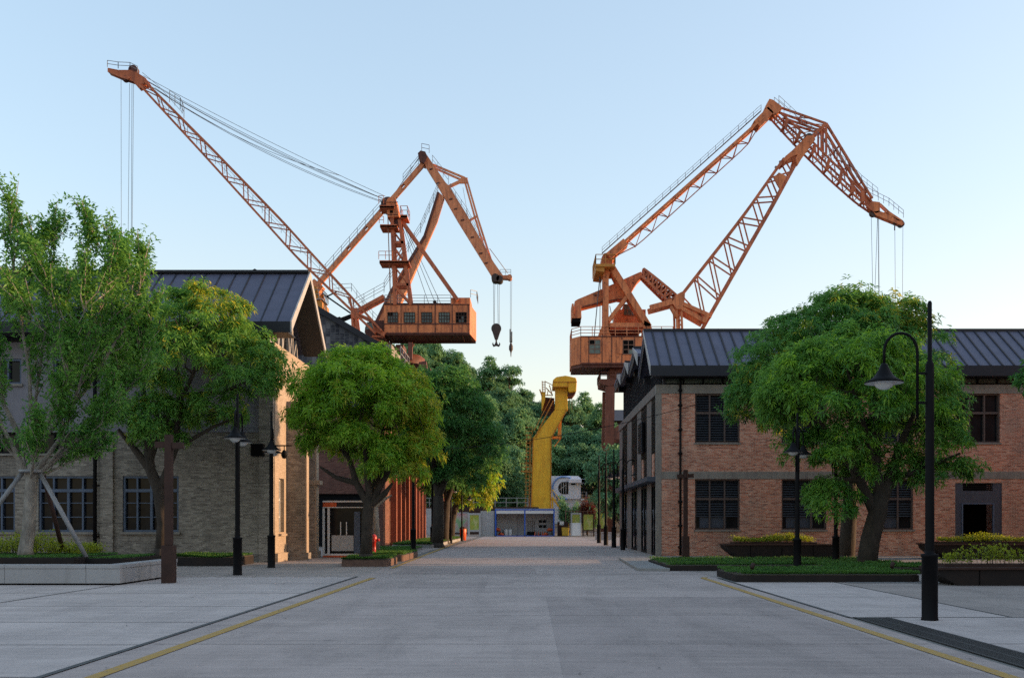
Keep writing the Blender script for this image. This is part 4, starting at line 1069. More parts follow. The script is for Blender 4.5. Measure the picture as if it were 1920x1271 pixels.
# tower
m = MB(); DT = 1.5
for d in (0, DT):
    m.bar(a(741, 572, d), a(735, 404, d), .42, .36); m.bar(a(770, 572, d), a(749, 412, d), .38, .34)
    for y, x0, x1 in ((455, 737, 757), (494, 738, 760), (534, 740, 766)): m.bar(a(x0, y, d), a(x1, y, d), .34)
    m.bar(a(738, 462, d), a(760, 492, d), .2); m.bar(a(758, 458, d), a(739, 490, d), .1)
    m.bar(a(739, 498, d), a(766, 534, d), .12); m.bar(a(762, 498, d), a(740, 532, d), .14)
    m.bar(a(740, 537, d), a(769, 568, d), .26); m.bar(a(736, 430, d), a(752, 452, d), .12)
for x, y in ((736, 430), (752, 430), (738, 494), (761, 494), (740, 534), (766, 534)): m.bar(a(x, y), a(x, y, DT), .14)
m.build('tower', M['orange_lattice'], cA)
m = MB(); m.bar(a(753, 413, .3), a(858, 562, .3), .42, .4); m.bar(a(753, 413, DT-.3), a(858, 562, DT-.3), .42, .4); m.build('back_stay', M['orange_lattice'], cA)
m = MB()
hp = [a(725, 391), a(724, 381), a(727, 374), a(733, 370.5), a(741, 371.5), a(744, 378), a(745, 386), a(748, 398), a(749, 408), a(727, 409)]
m.prism([p+V((0, -.3, 0)) for p in hp], (0, DT+.6, 0)); thd = m.build('tower_head', M['orange'], cA, bevel=.05)
m = MB(); m.box(a(732, 0).x, a(737.5, 0).x, YA-.36, YA-.305, a(0, 401).z, a(0, 396).z); m.build('hatch', M['void'], thd)
m = MB(); m.disc(a(727, 381, 1), .85, (0, 1, 0), 1.6, 18); m.disc(a(745, 412, 1), .5, (0, 1, 0), 1.5, 16)
for y in (381, 387, 404): m.bar(a(725, y, -.34), a(747, y, -.34), .07)
m.build('sheave', M['rustdark'], thd)
m = MB()
def plat(m, px0, px1, py, rl, d0=-.7, d1=DT+.2):
    m.box(a(px0, 0).x, a(px1, 0).x, YA+d0, YA+d1, a(0, py+5.5).z, a(0, py+2).z); m.box(a(px0, 0).x, a(px1, 0).x, YA+d0, YA+d0+.08, a(0, py+6).z, a(0, py).z)
    if rl: m.rail([a(px0, py, d1), a(px0, py, d0), a(px1, py, d0), a(px1, py, d1)], 1.05, 1.0, .03)
plat(m, 713, 741, 388, False); plat(m, 752, 765, 406, True); plat(m, 714, 746, 424, False); plat(m, 713, 768, 491, False)
m.rail([a(713, 388, -1.2), a(722, 388, -1.2)], .95, .6, .03); m.rail([a(713, 491, -1.2), a(738, 491, -1.2)], .95, 1, .03); m.rail([a(714, 424, -1.2), a(722, 424, -1.2)], .8, .5, .03)
m.build('platform', M['orange_lattice'], cA)
m = MB(); 
for d in (0, .45): m.bar(a(733, 570, -.5+d), a(728, 410, -.5+d), .05)
for k in range(40): p = a(733, 570, -.5).lerp(a(728, 410, -.5), k/39); m.bar(p, p+V((0, .45, 0)), .035)
m.build('tower_ladder', M['railing'], cA)
m = MB()
for k, (x0, x1) in enumerate(((752, 803), (755, 816), (757, 826))): m.tube(a(x0, 418, 1), a(x1, 568, 1), .03)
m.build('luffing_rope', M['rope'], cA)
# machinery house
xw0, xw1 = a(720, 0).x, a(893, 0).x; zt, zb = a(0, 570).z, a(0, 626).z
DH = 5.0; xb1 = W(893, 0, YA+DH).x; xw1 = a(881, 0).x; ch = 0.0
m = MB(); m.prism([(xw0, YA, zb), (xw1, YA, zb), (xb1, YA+DH, zb), (xw0, YA+DH, zb)], (0, 0, zt-zb))
m.box(a(845, 0).x, xw1-.02, YA+.6, YA+DH-.2, zt+.003, a(0, 556).z)
ho = m.build('machinery_house', M['orange'], cA)
m = MB(); m.box(xw0-.05, xw1-ch, YA-.10, YA+DH, zt-.1, zt+.06) if False else m.box(xw0-.05, a(845, 0).x-.003, YA-.10, YA+DH, zt+.003, zt+.09)
m.box(xw0-.03, xw1-ch, YA-.07, YA-.003, zt-.12, zt-.02); m.box(xw0-.03, xw1-ch, YA-.06, YA-.003, a(0, 608.5).z, a(0, 606.5).z); m.box(xw0-.03, xw1-ch, YA-.10, YA-.003, zb, zb+.14)
for px in (752, 784, 816, 848, 878): m.box(a(px, 0).x-.05, a(px, 0).x+.05, YA-.04, YA-.003, zb+.15, zt-.13)
m.build('wall_rib', M['rustdark'], ho)
for k, (p0, p1) in enumerate(((727, 746), (758, 778), (790.5, 810), (823, 843), (855, 875))):
    pane_window(ho, a(p0, 0).x, a(p1, 0).x, a(0, 605).z, a(0, 586).z, YA-.02, 4, 3, [(0, 1), (0, 2), (1, 2), (2, 2), (3, 2), (0, 0), (3, 1), (3, 0), (1, 1)] if k == 4 else ([(0, 2), (1, 2)] if k == 0 else []), M['brown_metal'], M['glass_lit'] if k % 2 else M['glass_dim'])
m = MB()
for px in (728, 750, 772, 796, 814, 842, 866): m.box(a(px, 0).x-.07, a(px, 0).x+.07, YA+.1, YA+DH-.1, zb-.16, zb-.003)
m.box(xw0+.02, xw1-.02, YA+.13, YA+DH-.31, zb-.03, zb-.003)  # dark plate over the underside: shade put into the colour
m.box(xw0, xb1-.05, YA+DH-.3, YA+DH, zb-.28, zb-.003); m.box(xw0, xw1-.02, YA+.02, YA+.12, zb-.13, zb-.003)
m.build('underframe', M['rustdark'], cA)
m = MB(); m.rail([a(721, 569.5, .1), a(845, 569.5, .1)], 1.05, 1.5, .03, 3); m.rail([a(721, 569.5, DH-.1), a(845, 569.5, DH-.1)], 1.05, 1.5, .03, 2); m.rail([a(882, 556, .4), a(893, 556, 1.2), a(893, 556, 4)], .9, .8, .03); m.build('roof_railing', M['greyrail'], ho)
m = MB(); m.ball(a(812, 559, 2), .22); m.ball(a(815, 564, 2), .24); m.bar(a(812, 570, 2), a(812, 558, 2), .12); m.bar(a(815.5, 570, 2), a(815, 562, 2), .1); m.build('roof_lamp', M['dkmetal'], ho)
# operator cab
m = MB(); c0 = [a(683, 612), a(682, 622), a(690, 629), a(720, 631), a(720, 598.5), a(699, 599), a(686, 603)]
m.prism([p+V((0, .6, 0)) for p in c0], (0, 4, 0)); cab = m.build('operator_cab', M['rustdark'], cA)
m = MB(); m.prism([a(685, 605, .55), a(698, 603, .55), a(698, 616, .55), a(685, 616, .55)], (0, .04, 0)); m.build('cab_window', M['glass_lit'], cab)
m = MB(); m.box(a(698, 0).x, a(720, 0).x, YA-.1, YA+.597, a(0, 632).z, a(0, 629).z); m.bar(a(685, 628, .3), a(720, 641, .3), .12); m.bar(a(700, 616, -.1), a(722, 628, -.1), .5, .4); m.build('boom_foot', M['orange_lattice'], cA)
# slewing column and portal down to the quay
m = MB()
m.box(a(720, 0).x, a(728, 0).x, YA+.5, YA+1.1, a(0, 672).z, a(0, 640.2).z); m.box(a(764, 0).x, a(772, 0).x, YA+.5, YA+1.1, a(0, 672).z, a(0, 640.2).z)
m.bar(a(726, 642, .8), a(745, 655, .8), .4); m.bar(a(773, 642, .8), a(768, 650, .8), .4); m.box(a(738, 0).x, a(752, 0).x, YA+2, YA+5, a(0, 660).z, a(0, 640.3).z)
m.box(a(741, 0).x, a(749, 0).x, YA+.4, YA+.9, a(0, 656).z, a(0, 651).z)
m.lathe((a(750, 0).x, YA+4, a(0, 676).z), [(2.6, 0), (2.6, .8), (2.1, 1.2)], 24)
for sx_ in (-1, 1):
    for dy in (-2.6, 2.6):
        m.bar((a(750, 0).x+sx_*2.6, YA+4+dy, a(0, 676).z), (a(750, 0).x+sx_*5.5, YA+4+dy*2, 0.0), .9)
m.bar((a(750, 0).x-4.2, YA+4-4, 9), (a(750, 0).x+4.2, YA+4-4, 9), .8); m.bar((a(750, 0).x-4.2, YA+8, 9), (a(750, 0).x+4.2, YA+8, 9), .8)
m.build('portal', M['rustorange'], cA)

# ------------------------------------------------------------------ double-link crane behind it
YD = 150.0
b = lambda px, py, d=0.0: W(px, py, YD) + V((0, d, 0))
cB = thing('portal_crane', 'faded salmon double link crane behind the lattice jib, hook over the wooded hill', 'crane', (b(640, 0).x, YD+3, 0))
m = MB()
for d in (-.3,):
    P0, P1 = b(592, 541, d), b(795, 308, d); e = (P1-P0).normalized(); nrm = V((-e.z, 0, e.x)); L = (P1-P0).length
    cuts = [0.0, .115, .135, .30, .325, .46, .485, .60, .625, .80, .825, 1.0]
    for i in range(len(cuts)-1):
        s, q = P0+e*L*cuts[i], P0+e*L*cuts[i+1]
        if i % 2 == 0: m.bar(s, q, .62, .9)
        else:
            m.bar(s+nrm*.25, q+nrm*.25, .14, .9); m.bar(s-nrm*.25, q-nrm*.25, .14, .9)
m.bar(b(600, 533, -.2), b(566, 574, -.2), 1.4, 3.0)
m.build('pull_bar', M['salmon'], cB)
m = MB(); m.rail([b(598, 534, -.8), b(716, 399, -.8)], 1.6, 1.8, .03, 3); m.rail([b(757, 350, -.8), b(786, 316, -.8)], 1.6, 1.5, .03, 3); m.tube(b(738, 366), b(788, 292), .05); m.build('bar_handrail', M['greyrail'], cB)
m = MB()
for d in (-.7,):
    m.prism([b(792, 296, d), b(800, 292, d), b(836, 345, d), b(843, 352, d), b(874, 402, d), b(919, 482, d), b(926, 494, d), b(943, 518, d), b(944, 524, d), b(932, 528, d), b(923, 520, d), b(858, 415, d), b(822, 352, d), b(799, 315, d)], (0, 1.2, 0))
m.box(b(800, 0).x, b(801, 0).x, YD, YD+.01, b(0, 306).z, b(0, 305).z)
jb = m.build('fly_jib', M['salmon'], cB)
m = MB()
for k, (px, py) in enumerate(((809, 321), (822, 347), (846, 377), (868, 416), (886, 448), (902, 478), (855, 395), (912, 496))): m.prism([b(px-3, py-1, -.77), b(px+3, py-2.5, -.77), b(px+3, py+.5, -.77), b(px-3, py+1.5, -.77)], (0, .05, 0))
m.build('gusset_plate', M['rustdark'], jb)
m = MB()
for d in (-.2,):
    for off in (0, 5):
        m.bar(b(812, 310+off, d), b(872, 335+off*1.3, d), .28)
        m.bar(b(875-off*.8, 337+off*.4, d), b(897-off*.9, 414+off*.3, d), .28); m.bar(b(897-off*.9, 414, d), b(922-off*1.2, 492, d), .3)
    m.prism([b(860, 338, d-.2), b(868, 334, d-.2), b(877, 335, d-.2), b(876, 345, d-.2), b(862, 345, d-.2)], (0, .4, 0))
    m.bar(b(830, 357, d), b(866, 340, d), .42); m.bar(b(878, 416, d), b(893, 407, d), .3)
m.build('tie_link', M['salmon'], cB)
m = MB(); m.rail([b(812, 312, -1), b(842, 350, -1)], 1.3, 1.2, .03, 2); m.rail([b(845, 362, -1), b(876, 408, -1), b(914, 480, -1)], 1.1, 1.3, .03, 2); m.tube(b(868, 352), b(878, 408), .03); m.rail([b(938, 518, -.8), b(958, 518, -.8)], .8, .8, .03); m.tube(b(918, 466), b(952, 512), .05)
m.build('jib_handrail', M['greyrail'], cB)
m = MB(); m.prism([b(940, 518, -.5), b(957, 517, -.5), b(960, 522, -.5), b(957, 525, -.5), b(940, 524, -.5)], (0, 1, 0)); m.disc(b(955.5, 521), .38, (0, 1, 0), 1.3); jt = m.build('jib_tip', M['salmon'], cB)
m = MB(); m.disc(b(929, 523), .6, (0, 1, 0), 1.8); m.disc(b(937, 525), .5, (0, 1, 0), 1.8); m.build('sheave', M['hookm'], jt)
m = MB(); m.prism([b(785, 293, -1.2), b(790, 288, -1.2), b(799, 290, -1.2), b(803, 300, -1.2), b(797, 312, -1.2), b(788, 308, -1.2)], (0, 2.4, 0)); m.rail([b(792, 289, -1), b(806, 292, -1)], 1.2, .8, .03); m.build('apex_head', M['rustdark'], cB)
m = MB()
for d in (-.8, ): m.prism([b(822, 362, d), b(833, 372, d), b(820, 415, d), b(757, 560, d), b(720, 650, d), b(690, 650, d), b(735, 548, d), b(793, 452, d)], (0, 1.5, 0))
mj = m.build('main_jib', M['salmon'], cB, bevel=.06)
m = MB()
m.bar(b(733, 552, -.9), b(797, 447, -.9), .4, .3); m.bar(b(797, 447, -.9), b(823, 365, -.9), .35, .3); m.bar(b(700, 620, -.9), b(733, 552, -.9), .35, .3)
m.build('jib_edge', M['rustdark'], mj)
m = MB(); m.rail([b(722, 548, -.9), b(790, 440, -.9), b(822, 366, -.9)], 1.5, 1.6, .03, 3); m.build('jib_handrail', M['greyrail'], mj)
# strut linkage and pivot near the hall roof
m = MB()
for d in (-1.0, .8):
    m.bar(b(667, 588, d), b(722, 558, d), .5); m.bar(b(662, 590, d), b(664, 628, d), .3); m.bar(b(668, 590, d), b(673, 628, d), .3)
m.prism([b(660, 582, -1.2), b(672, 580, -1.2), b(675, 592, -1.2), b(668, 600, -1.2), b(661, 598, -1.2)], (0, 2.2, 0))
m.bar(b(664, 588, -.3), b(712, 610, -.3), .4); m.bar(b(652, 556, .5), b(664, 590, .5), .35)
m.build('rocker_link', M['orange_lattice'], cB)
m = MB(); m.bar(b(605, 551, -.4), b(658, 588, -.4), .22); m.bar(b(613, 556), b(633, 546), .18); m.prism([b(636, 598, -.4), b(660, 589, -.4), b(668, 592, -.4), b(640, 604, -.4)], (0, .8, 0)); m.bar(b(600, 612), b(640, 600), .9); m.build('rack_bar', M['dkmetal'], cB)
m = MB(); m.rail([b(666, 583, -1.1), b(722, 552, -1.1)], 1.5, 1.8, .03, 3); m.rail([b(625, 550, -.5), b(660, 548, -.5), b(700, 600, -.5), b(712, 612, -.5)], 1.2, 1.5, .03, 2); m.build('link_handrail', M['greyrail'], cB)
m = MB()
for d in (-2.5, 2): m.bar(b(596, 545, d), b(590, 700, d), .8); m.bar(b(598, 550, d), b(640, 690, d), .6)
m.prism([b(584, 590, -2.5), b(604, 560, -2.5), b(616, 590, -2.5), b(606, 604, -2.5), b(590, 610, -2.5)], (0, 3, 0)); m.box(b(592, 0).x, b(612, 0).x, YD-3, YD+2, b(0, 592).z, b(0, 574).z)
fr = m.build('support_frame', M['gold'], cB)  # ochre puts the yellow sunlight on this frame into its colour
m = MB(); m.rail([b(598, 568, -3), b(613, 568, -3), b(613, 568, 1)], 1.3, .8, .04); m.box(b(598, 0).x, b(613, 0).x, YD-3.1, YD+1, b(0, 570).z, b(0, 568.5).z); m.build('frame_platform', M['greyrail'], fr)
m = MB(); m.box(b(560, 0).x, b(720, 0).x, YD-3.5, YD+5, b(0, 730).z, b(0, 660).z); m.build('machinery_house', M['salmon'], cB)
m = MB(); cx = b(640, 0).x
for sx_ in (-1, 1):
    for dy in (-3, 3): m.bar((cx+sx_*3, YD+1+dy, b(0, 731).z), (cx+sx_*5.5, YD+1+dy*1.8, 0), .9)
m.lathe((cx, YD+1, b(0, 738).z), [(4, 0), (4, .55)], 24); m.build('portal', M['salmon'], cB)
m = MB()
for px, p2 in ((925, 926), (928, 926.5), (933, 934), (936, 936)): m.tube(b(px, 526), b(p2, 612), .03)
m.tube(b(957, 525), b(957, 640), .024); m.tube(b(959.5, 523), b(958.5, 640), .024)
m.build('hoist_rope', M['rope'], cB)
hook_block(cB, b(930.5, 616), 1.22)
m = MB(); c = b(958, 648)
m.lathe(c-V((0, 0, .9)), [(.04, -.8), (.1, -.1), (.3, .3), (.3, .8), (.12, 1.3), (.04, 1.5)], 12); m.tube(b(956.6, 617), b(956.6, 642), .10); m.tube(b(959.4, 622), b(959.4, 642), .10)
m.build('small_hook', M['hookm'], cB)

# ------------------------------------------------------------------ right double-link lattice crane
YC = 110.0
c = lambda px, py, d=0.0: W(px, py, YC) + V((0, d, 0))
cC = thing('portal_crane', 'orange double link lattice crane rising over the brick warehouse roofs', 'crane', (c(1170, 0).x, YC+4, 0))
x0, x1 = c(1072, 0).x, c(1262, 0).x; zt, zb = c(0, 630).z, c(0, 682).z; DH = 6
def plan(z, i=0): return [(x0+1.0+i, YC+i, z), (x1, YC+i, z), (x1, YC+DH, z), (x0+i, YC+DH, z), (x0+i, YC+1.5, z)]
m = MB(); m.prism(plan(zb), (0, 0, zt-zb)); ho = m.build('machinery_house', M['orange'], cC)
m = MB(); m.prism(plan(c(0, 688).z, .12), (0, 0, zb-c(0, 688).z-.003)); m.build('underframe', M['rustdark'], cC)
m = MB(); m.box(x0+1, x1, YC-.12, YC-.003, zb-.05, zb+.10); m.box(x0+1, x1, YC-.08, YC-.003, zt-.1, zt)
for px in (1089, 1104, 1129, 1147, 1166, 1190): m.box(c(px, 0).x-.04, c(px, 0).x+.04, YC-.04, YC-.003, zb+.1, zt-.1)
m.build('wall_rib', M['rustdark'], ho)
pane_window(ho, c(1105, 0).x, c(1125.5, 0).x, c(0, 663).z, c(0, 637.5).z, YC-.02, 2, 3, [(0, 2)])
pane_window(ho, c(1168, 0).x, c(1188, 0).x, c(0, 664).z, c(0, 638).z, YC-.02, 2, 3, [(0, 2), (1, 2), (0, 1), (1, 1), (0, 0)])
m = MB(); m.box(c(1157, 0).x, c(1167, 0).x, YC-.09, YC-.045, c(0, 663).z, c(0, 637).z); m.build('shutter_panel', M['orange'], ho)
m = MB(); m.rail([(x0+.05, YC+DH, zt), (x0+.05, YC+1.5, zt), (x0+1, YC+.05, zt), (x1, YC+.05, zt)], 1.05, 1.3, .035, 3); m.build('roof_railing', M['salmon'], ho)
m = MB(); D = 1.2
for d in (0.4, .4+D):
    m.bar(c(1136, 630, d), c(1136.5, 500, d), .62, .55)
    m.bar(c(1146, 497, d), c(1217, 612, d), .7, .6); m.prism([c(1205, 632, d-.3), c(1229, 632, d-.3), c(1219, 606, d-.3), c(1208, 600, d-.3)], (0, .6, 0))
    m.bar(c(1179, 551, d), c(1141, 600, d), .42); m.prism([c(1121, 630, d-.3), c(1128, 630, d-.3), c(1133, 615, d-.3), c(1133, 600, d-.3)], (0, .5, 0)); m.prism([c(1141, 600, d-.3), c(1141, 618, d-.3), c(1146, 630, d-.3), c(1141.5, 630, d-.3)], (0, .5, 0))
    m.path([c(1140, 516, d), c(1141, 510, d), c(1145, 507.5, d), c(1150, 511, d), c(1157, 525, d)], .22, 6)
    m.bar(c(1142, 608, d), c(1208, 608, d), .42, .42)
for x, y in ((1136, 560), (1136, 610), (1180, 552), (1215, 608)): m.bar(c(x, y, .4), c(x, y, .4+D), .4)
m.build('support_frame', M['orange'], cC)
m = MB(); m.prism([c(1127, 504, -.2), c(1128, 483, -.2), c(1132, 476, -.2), c(1140, 474, -.2), c(1150, 477, -.2), c(1154, 483, -.2), c(1148, 488, -.2), c(1148, 504, -.2)], (0, D+1.2, 0)); fh = m.build('frame_head', M['orange'], cC, bevel=.05)
m = MB(); m.box(c(1115.5, 0).x, c(1152, 0).x, YC-1.2, YC+4.4, c(0, 505).z, c(0, 500).z); m.prism([c(1116, 505, -1.0), c(1132, 505, -1.0), c(1132, 514, -1.0), c(1116, 512, -1.0)], (0, 5, 0)); m.rail([c(1116, 500, 4.2), c(1116, 500, -1.1), c(1152, 500, -1.1), c(1152, 500, 1)], 1.05, 1.1, .04); m.build('head_platform', M['gold'], fh)
m = MB()
arm = [(1078, 566), (1078.5, 560), (1084, 556.5), (1130, 537), (1170, 519), (1198, 506.5), (1204, 504), (1208.5, 508), (1207, 514), (1199, 522), (1191, 534), (1184, 548), (1178, 554), (1170, 557), (1160, 555.5), (1130, 563), (1093, 572.5), (1086, 573), (1080, 571)]
m.prism([c(x, y, 1.2) for x, y in arm], (0, 1.8, 0)); ca = m.build('counterweight_arm', M['orange'], cC, bevel=.05)
m = MB()
for s in (0, 1):
    pts = [c(x, y+(2 if s else 0), 1.14) for x, y in ((1094, 571), (1130, 561.5), (1170, 556))]
    if not s: m.bar(pts[0], pts[1], .09, .12); m.bar(pts[1], pts[2], .09, .12)
for x, y in ((1118, 549),): m.disc(c(x, y, 1.17), .12, (0, 1, 0), .06)
m.build('flange', M['rustdark'], ca)
m = MB(); m.prism([c(1076, 572, .6), c(1090, 569, .6), c(1091, 594, .6), c(1075, 595, .6)], (0, 2.6, 0)); m.box(c(1072.5, 0).x, c(1076, 0).x, YC+.3, YC+3.4, c(0, 595).z, c(0, 568).z); cw = m.build('counterweight', M['orange'], cC, bevel=.03)
m = MB(); m.box(c(1073, 0).x, c(1089.5, 0).x, YC+.5, YC+3.2, c(0, 602).z, c(0, 595.3).z); m.build('ballast_block', M['void'], cw)
m = MB(); m.box(c(1157, 0).x, c(1218.5, 0).x, YC+3.9, YC+5.9, c(0, 605).z, c(0, 566).z); m.prism([c(1172, 566, 3.9), c(1180, 566, 3.9), c(1176, 556, 3.9)], (0, 1.5, 0)); cb = m.build('winch_cabin', M['salmon'], cC)
pane_window(cb, c(1170, 0).x*1.036, c(1190, 0).x*1.036, CH+(VY-591)/F*113.9, CH+(VY-571)/F*113.9, YC+3.88, 3, 2)
m = MB(); m.disc(W(1194, 588, 113.85), .22, (0, 1, 0), .1); m.build('porthole', M['void'], cb)
m = MB(); m.box(c(1143, 0).x, c(1208, 0).x, YC+3.4, YC+5.9, c(0, 611).z, c(0, 605.5).z); m.box(c(1143, 0).x, c(1206, 0).x, YC+4.0, YC+5.6, c(0, 618).z, c(0, 611.5).z); m.build('winch_deck', M['rustdark'], cC)
# rack from counterweight arm to the jib pivot
m = MB(); truss(m, [c(1206, 506), c(1272, 560)], [c(1202, 520), c(1258, 574)], 15, 1.4, .24, .18); 
for k in range(15): p = c(1207, 512).lerp(c(1262, 566), k/14); m.box(p.x-.14, p.x+.14, YC-.5, YC+.5, p.z-.14, p.z+.14)
m.build('luffing_rack', M['orange_lattice'], cC)
m = MB()
for d in (-1, 1): m.bar(c(1217, 581, d), c(1258, 570, d), .55); m.bar(c(1266, 578, d), c(1268, 640, d), .22); m.bar(c(1275, 580, d), c(1277, 640, d), .22); m.bar(c(1274, 572, d), c(1331, 597, d), .42); m.bar(c(1274, 581, d), c(1318, 606, d), .42)
for k in range(6): m.bar(c(1267, 592+k*8, -1), c(1276, 598+k*8, -1), .12)
m.bar(c(1296, 583, -1), c(1294, 591, -1), .15)
m.path([c(1255, 578, -1), c(1262, 590, -1), c(1266, 600, -1)], .25, 6)
m.prism([c(1264, 558, -1.3), c(1275, 552, -1.3), c(1281, 556, -1.3), c(1280, 570, -1.3), c(1275, 584, -1.3), c(1265, 584, -1.3), c(1257, 572, -1.3)], (0, 2.6, 0)); m.bar(c(1325, 592, -1.2), c(1315, 608, -1.2), .5, .3)
m.build('pivot_bracket', M['orange'], cC)
# main jib
m = MB(); LA = [c(1276, 556), c(1367, 440), c(1404, 391), c(1440, 340), c(1467, 302)]; RA = [c(1309, 630), c(1417, 440), c(1447, 388), c(1473, 340), c(1494, 303)]
truss(m, LA, RA, 14, 2.0, .32, .14, False)
mj = m.build('main_jib', M['orange_lattice'], cC)
m = MB()
for d in (-1.2, .8):
    m.prism([c(1463, 306, d), c(1468, 300, d), c(1480, 290, d), c(1508, 262, d), c(1520, 262, d), c(1523, 270, d), c(1497, 306, d), c(1490, 318, d), c(1487, 305, d), c(1490, 297, d), c(1478, 302, d), c(1466, 312, d)], (0, .4, 0))
m.prism([c(1455, 331, -1.25), c(1470, 338, -1.25), c(1466, 345, -1.25), c(1458, 362, -1.25), c(1452, 352, -1.25), c(1446, 340, -1.25)], (0, .3, 0)); m.bar(c(1515, 268, -1), c(1515, 268, 1), .6)
m.build('jib_head_plate', M['orange'], mj)
m = MB()
for x, y in ((1461, 307), (1453, 317)): m.ball(c(x, y, -.5), .17)
m.build('floodlight', M['greyrail'], mj)
# pull bar
m = MB()
for d in (-.7, .7): m.bar(c(1142, 482, d), c(1428, 226, d), .26, .52)
for k in range(18): p = c(1142, 482).lerp(c(1428, 226), k/17); m.bar(p-V((0, .7, 0)), p+V((0, .7, 0)), .16)
m.bar(c(1140, 484), c(1172, 457), .8, 1.9); m.bar(c(1416, 238), c(1442, 212), .9, 1.8)
m.prism([c(1432, 208, -.9), c(1439, 192, -.9), c(1446, 194, -.9), c(1461, 205, -.9), c(1462, 212, -.9), c(1448, 222, -.9), c(1441, 216, -.9)], (0, 1.8, 0))
pb = m.build('pull_bar', M['orange'], cC)
m = MB(); N = 18
T = resample([c(1160, 466), c(1428, 228)], N); Bt = resample([c(1155, 480), c(1195, 460), c(1401, 273), c(1425, 234)], N)
for k in range(N):
    m.bar(Bt[k], Bt[k+1], .10); 
    p, q = (T[k], Bt[k+1]) if k % 2 else (Bt[k], T[k+1]); m.bar(p+V((0, -.5, 0)), q, .08); m.bar(p+V((0, .5, 0)), q, .08)
m.build('stiffening_truss', M['orange_lattice'], pb)
m = MB(); m.rail([c(1128, 478, -.8), c(1424, 213, -.8)], .62, 1.1, .018, 2); m.bar(c(1128, 478, -.6), c(1424, 213, -.6), .06, .4)
m.build('bar_walkway', M['rustdark'], pb)
# fly jib
m = MB(); U = [c(1452, 207), c(1512, 262), c(1560, 310), c(1603, 352), c(1632, 380)]; Lw = [c(1446, 220), c(1505, 281), c(1560, 335), c(1607, 377), c(1635, 398)]
truss(m, U, Lw, 20, 1.3, .17, .10, False, ties=False)
for t_ in (.12, .25, .40, .55, .68, .80, .90):
    i = resample(U, 100)[int(t_*100)]; j = resample(Lw, 100)[int(t_*100)]
    m.bar(i-V((0, .7, 0)), j-V((0, .7, 0)), .34, .1); m.bar(j-V((0, .65, 0)), j+V((0, .65, 0)), .3, .15)
m.build('fly_jib', M['orange_lattice'], cC)
m = MB(); m.rail([c(1456, 202, -1), c(1508, 250, -1), c(1560, 300, -1), c(1610, 350, -1), c(1640, 374, -1)], .9, .9, .018, 2); m.rail([c(1452, 198, 0), c(1470, 214, 0)], .9, .7, .02); m.rail([c(1625, 368, -.3), c(1665, 388, -.3), c(1692, 410, -.3)], .85, .7, .02, 2); m.build('jib_handrail', M['greyrail'], cC)
m = MB(); kn = [c(1546, 236, d) for d in (-.6, .6)]
for i, d in enumerate((-.6, .6)):
    m.bar(c(1457, 205, d), kn[i], .2); m.bar(c(1467, 224, d*.6), c(1534, 247, d*.6), .18); m.bar(kn[i], c(1516, 264, d), .36)
    m.bar(kn[i], c(1612, 344, d), .24); m.bar(c(1612, 344, d), c(1632, 376, d), .22); m.bar(c(1540, 246, d), c(1604, 346, d), .18); m.bar(c(1604, 346, d), c(1622, 366, d), .16)
    m.bar(kn[i], c(1546, 293, d), .2); m.bar(c(1537, 248, d), c(1537, 288, d), .18)
    for (p, q) in (((1503, 221), (1490, 240)), ((1520, 227), (1466, 222)), ((1545, 238), (1490, 236)), ((1536, 247), (1480, 258)), ((1503, 236), (1476, 220)), ((1571, 276), (1560, 290)), ((1571, 276), (1575, 310)), ((1555, 268), (1565, 307)), ((1592, 316), (1580, 330)), ((1574, 277), (1548, 297)), ((1592, 316), (1560, 300)), ((1560, 262), (1571, 276)), ((1585, 303), (1600, 345))):
        m.bar(c(p[0], p[1], d), c(q[0], q[1], d), .08)
for x, y in ((1546, 236), (1500, 220), (1571, 276), (1592, 314), (1612, 345), (1470, 224), (1537, 247)): m.bar(c(x, y, -.6), c(x, y, .6), .12)
m.build('tie_lattice', M['orange_lattice'], cC)
m = MB()
for d in (-.35, .1):
    m.prism([c(1622, 372, d), c(1631, 379, d), c(1648, 381, d), c(1648, 399, d), c(1640, 402, d), c(1628, 392, d)], (0, .3, 0))
    m.prism([c(1646, 397, d), c(1662, 403, d), c(1688, 416, d), c(1694, 421, d), c(1688, 424.5, d), c(1640, 405, d), c(1636, 399, d)], (0, .3, 0)); m.prism([c(1660, 400, d), c(1664, 397, d), c(1692, 416, d), c(1682, 416, d)], (0, .3, 0)); m.bar(c(1648, 384, d), c(1664, 399, d), .14); m.bar(c(1662, 399, d), c(1650, 403, d), .12)
jt = m.build('jib_tip', M['orange'], cC)
m = MB(); m.disc(c(1637.5, 400), .42, (0, 1, 0), .5); m.disc(c(1689, 421), .34, (0, 1, 0), .5); m.disc(c(1677.5, 418.5), .17, (0, 1, 0), .5); m.disc(c(1512, 265), .45, (0, 1, 0), 2.3); m.build('sheave', M['hookm'], jt)
m = MB()
for x, x2 in ((1633.5, 1637), (1645.5, 1639.5), (1646, 1648), (1647.5, 1648.6)): m.tube(c(x, 402), c(x2, 575), .024)
m.tube(c(1677.5, 420), c(1677.5, 432), .07); m.tube(c(1677.8, 430), c(1679, 590), .022); m.tube(c(1693, 422), c(1692, 590), .022)
m.tube(c(1126, 514, 1), c(1115, 630, 1), .05); m.tube(c(1128, 514, 2), c(1127, 630, 2), .04); m.tube(c(1146, 566, 2), c(1154, 605, 2), .04)
m.build('hoist_rope', M['rope'], cC)
hook_block(cC, c(1643, 585), 1.1); m = MB(); m.lathe(c(1685, 598), [(.05, -.9), (.3, 0), (.3, .5), (.05, .9)], 12); m.build('small_hook', M['hookm'], cC)
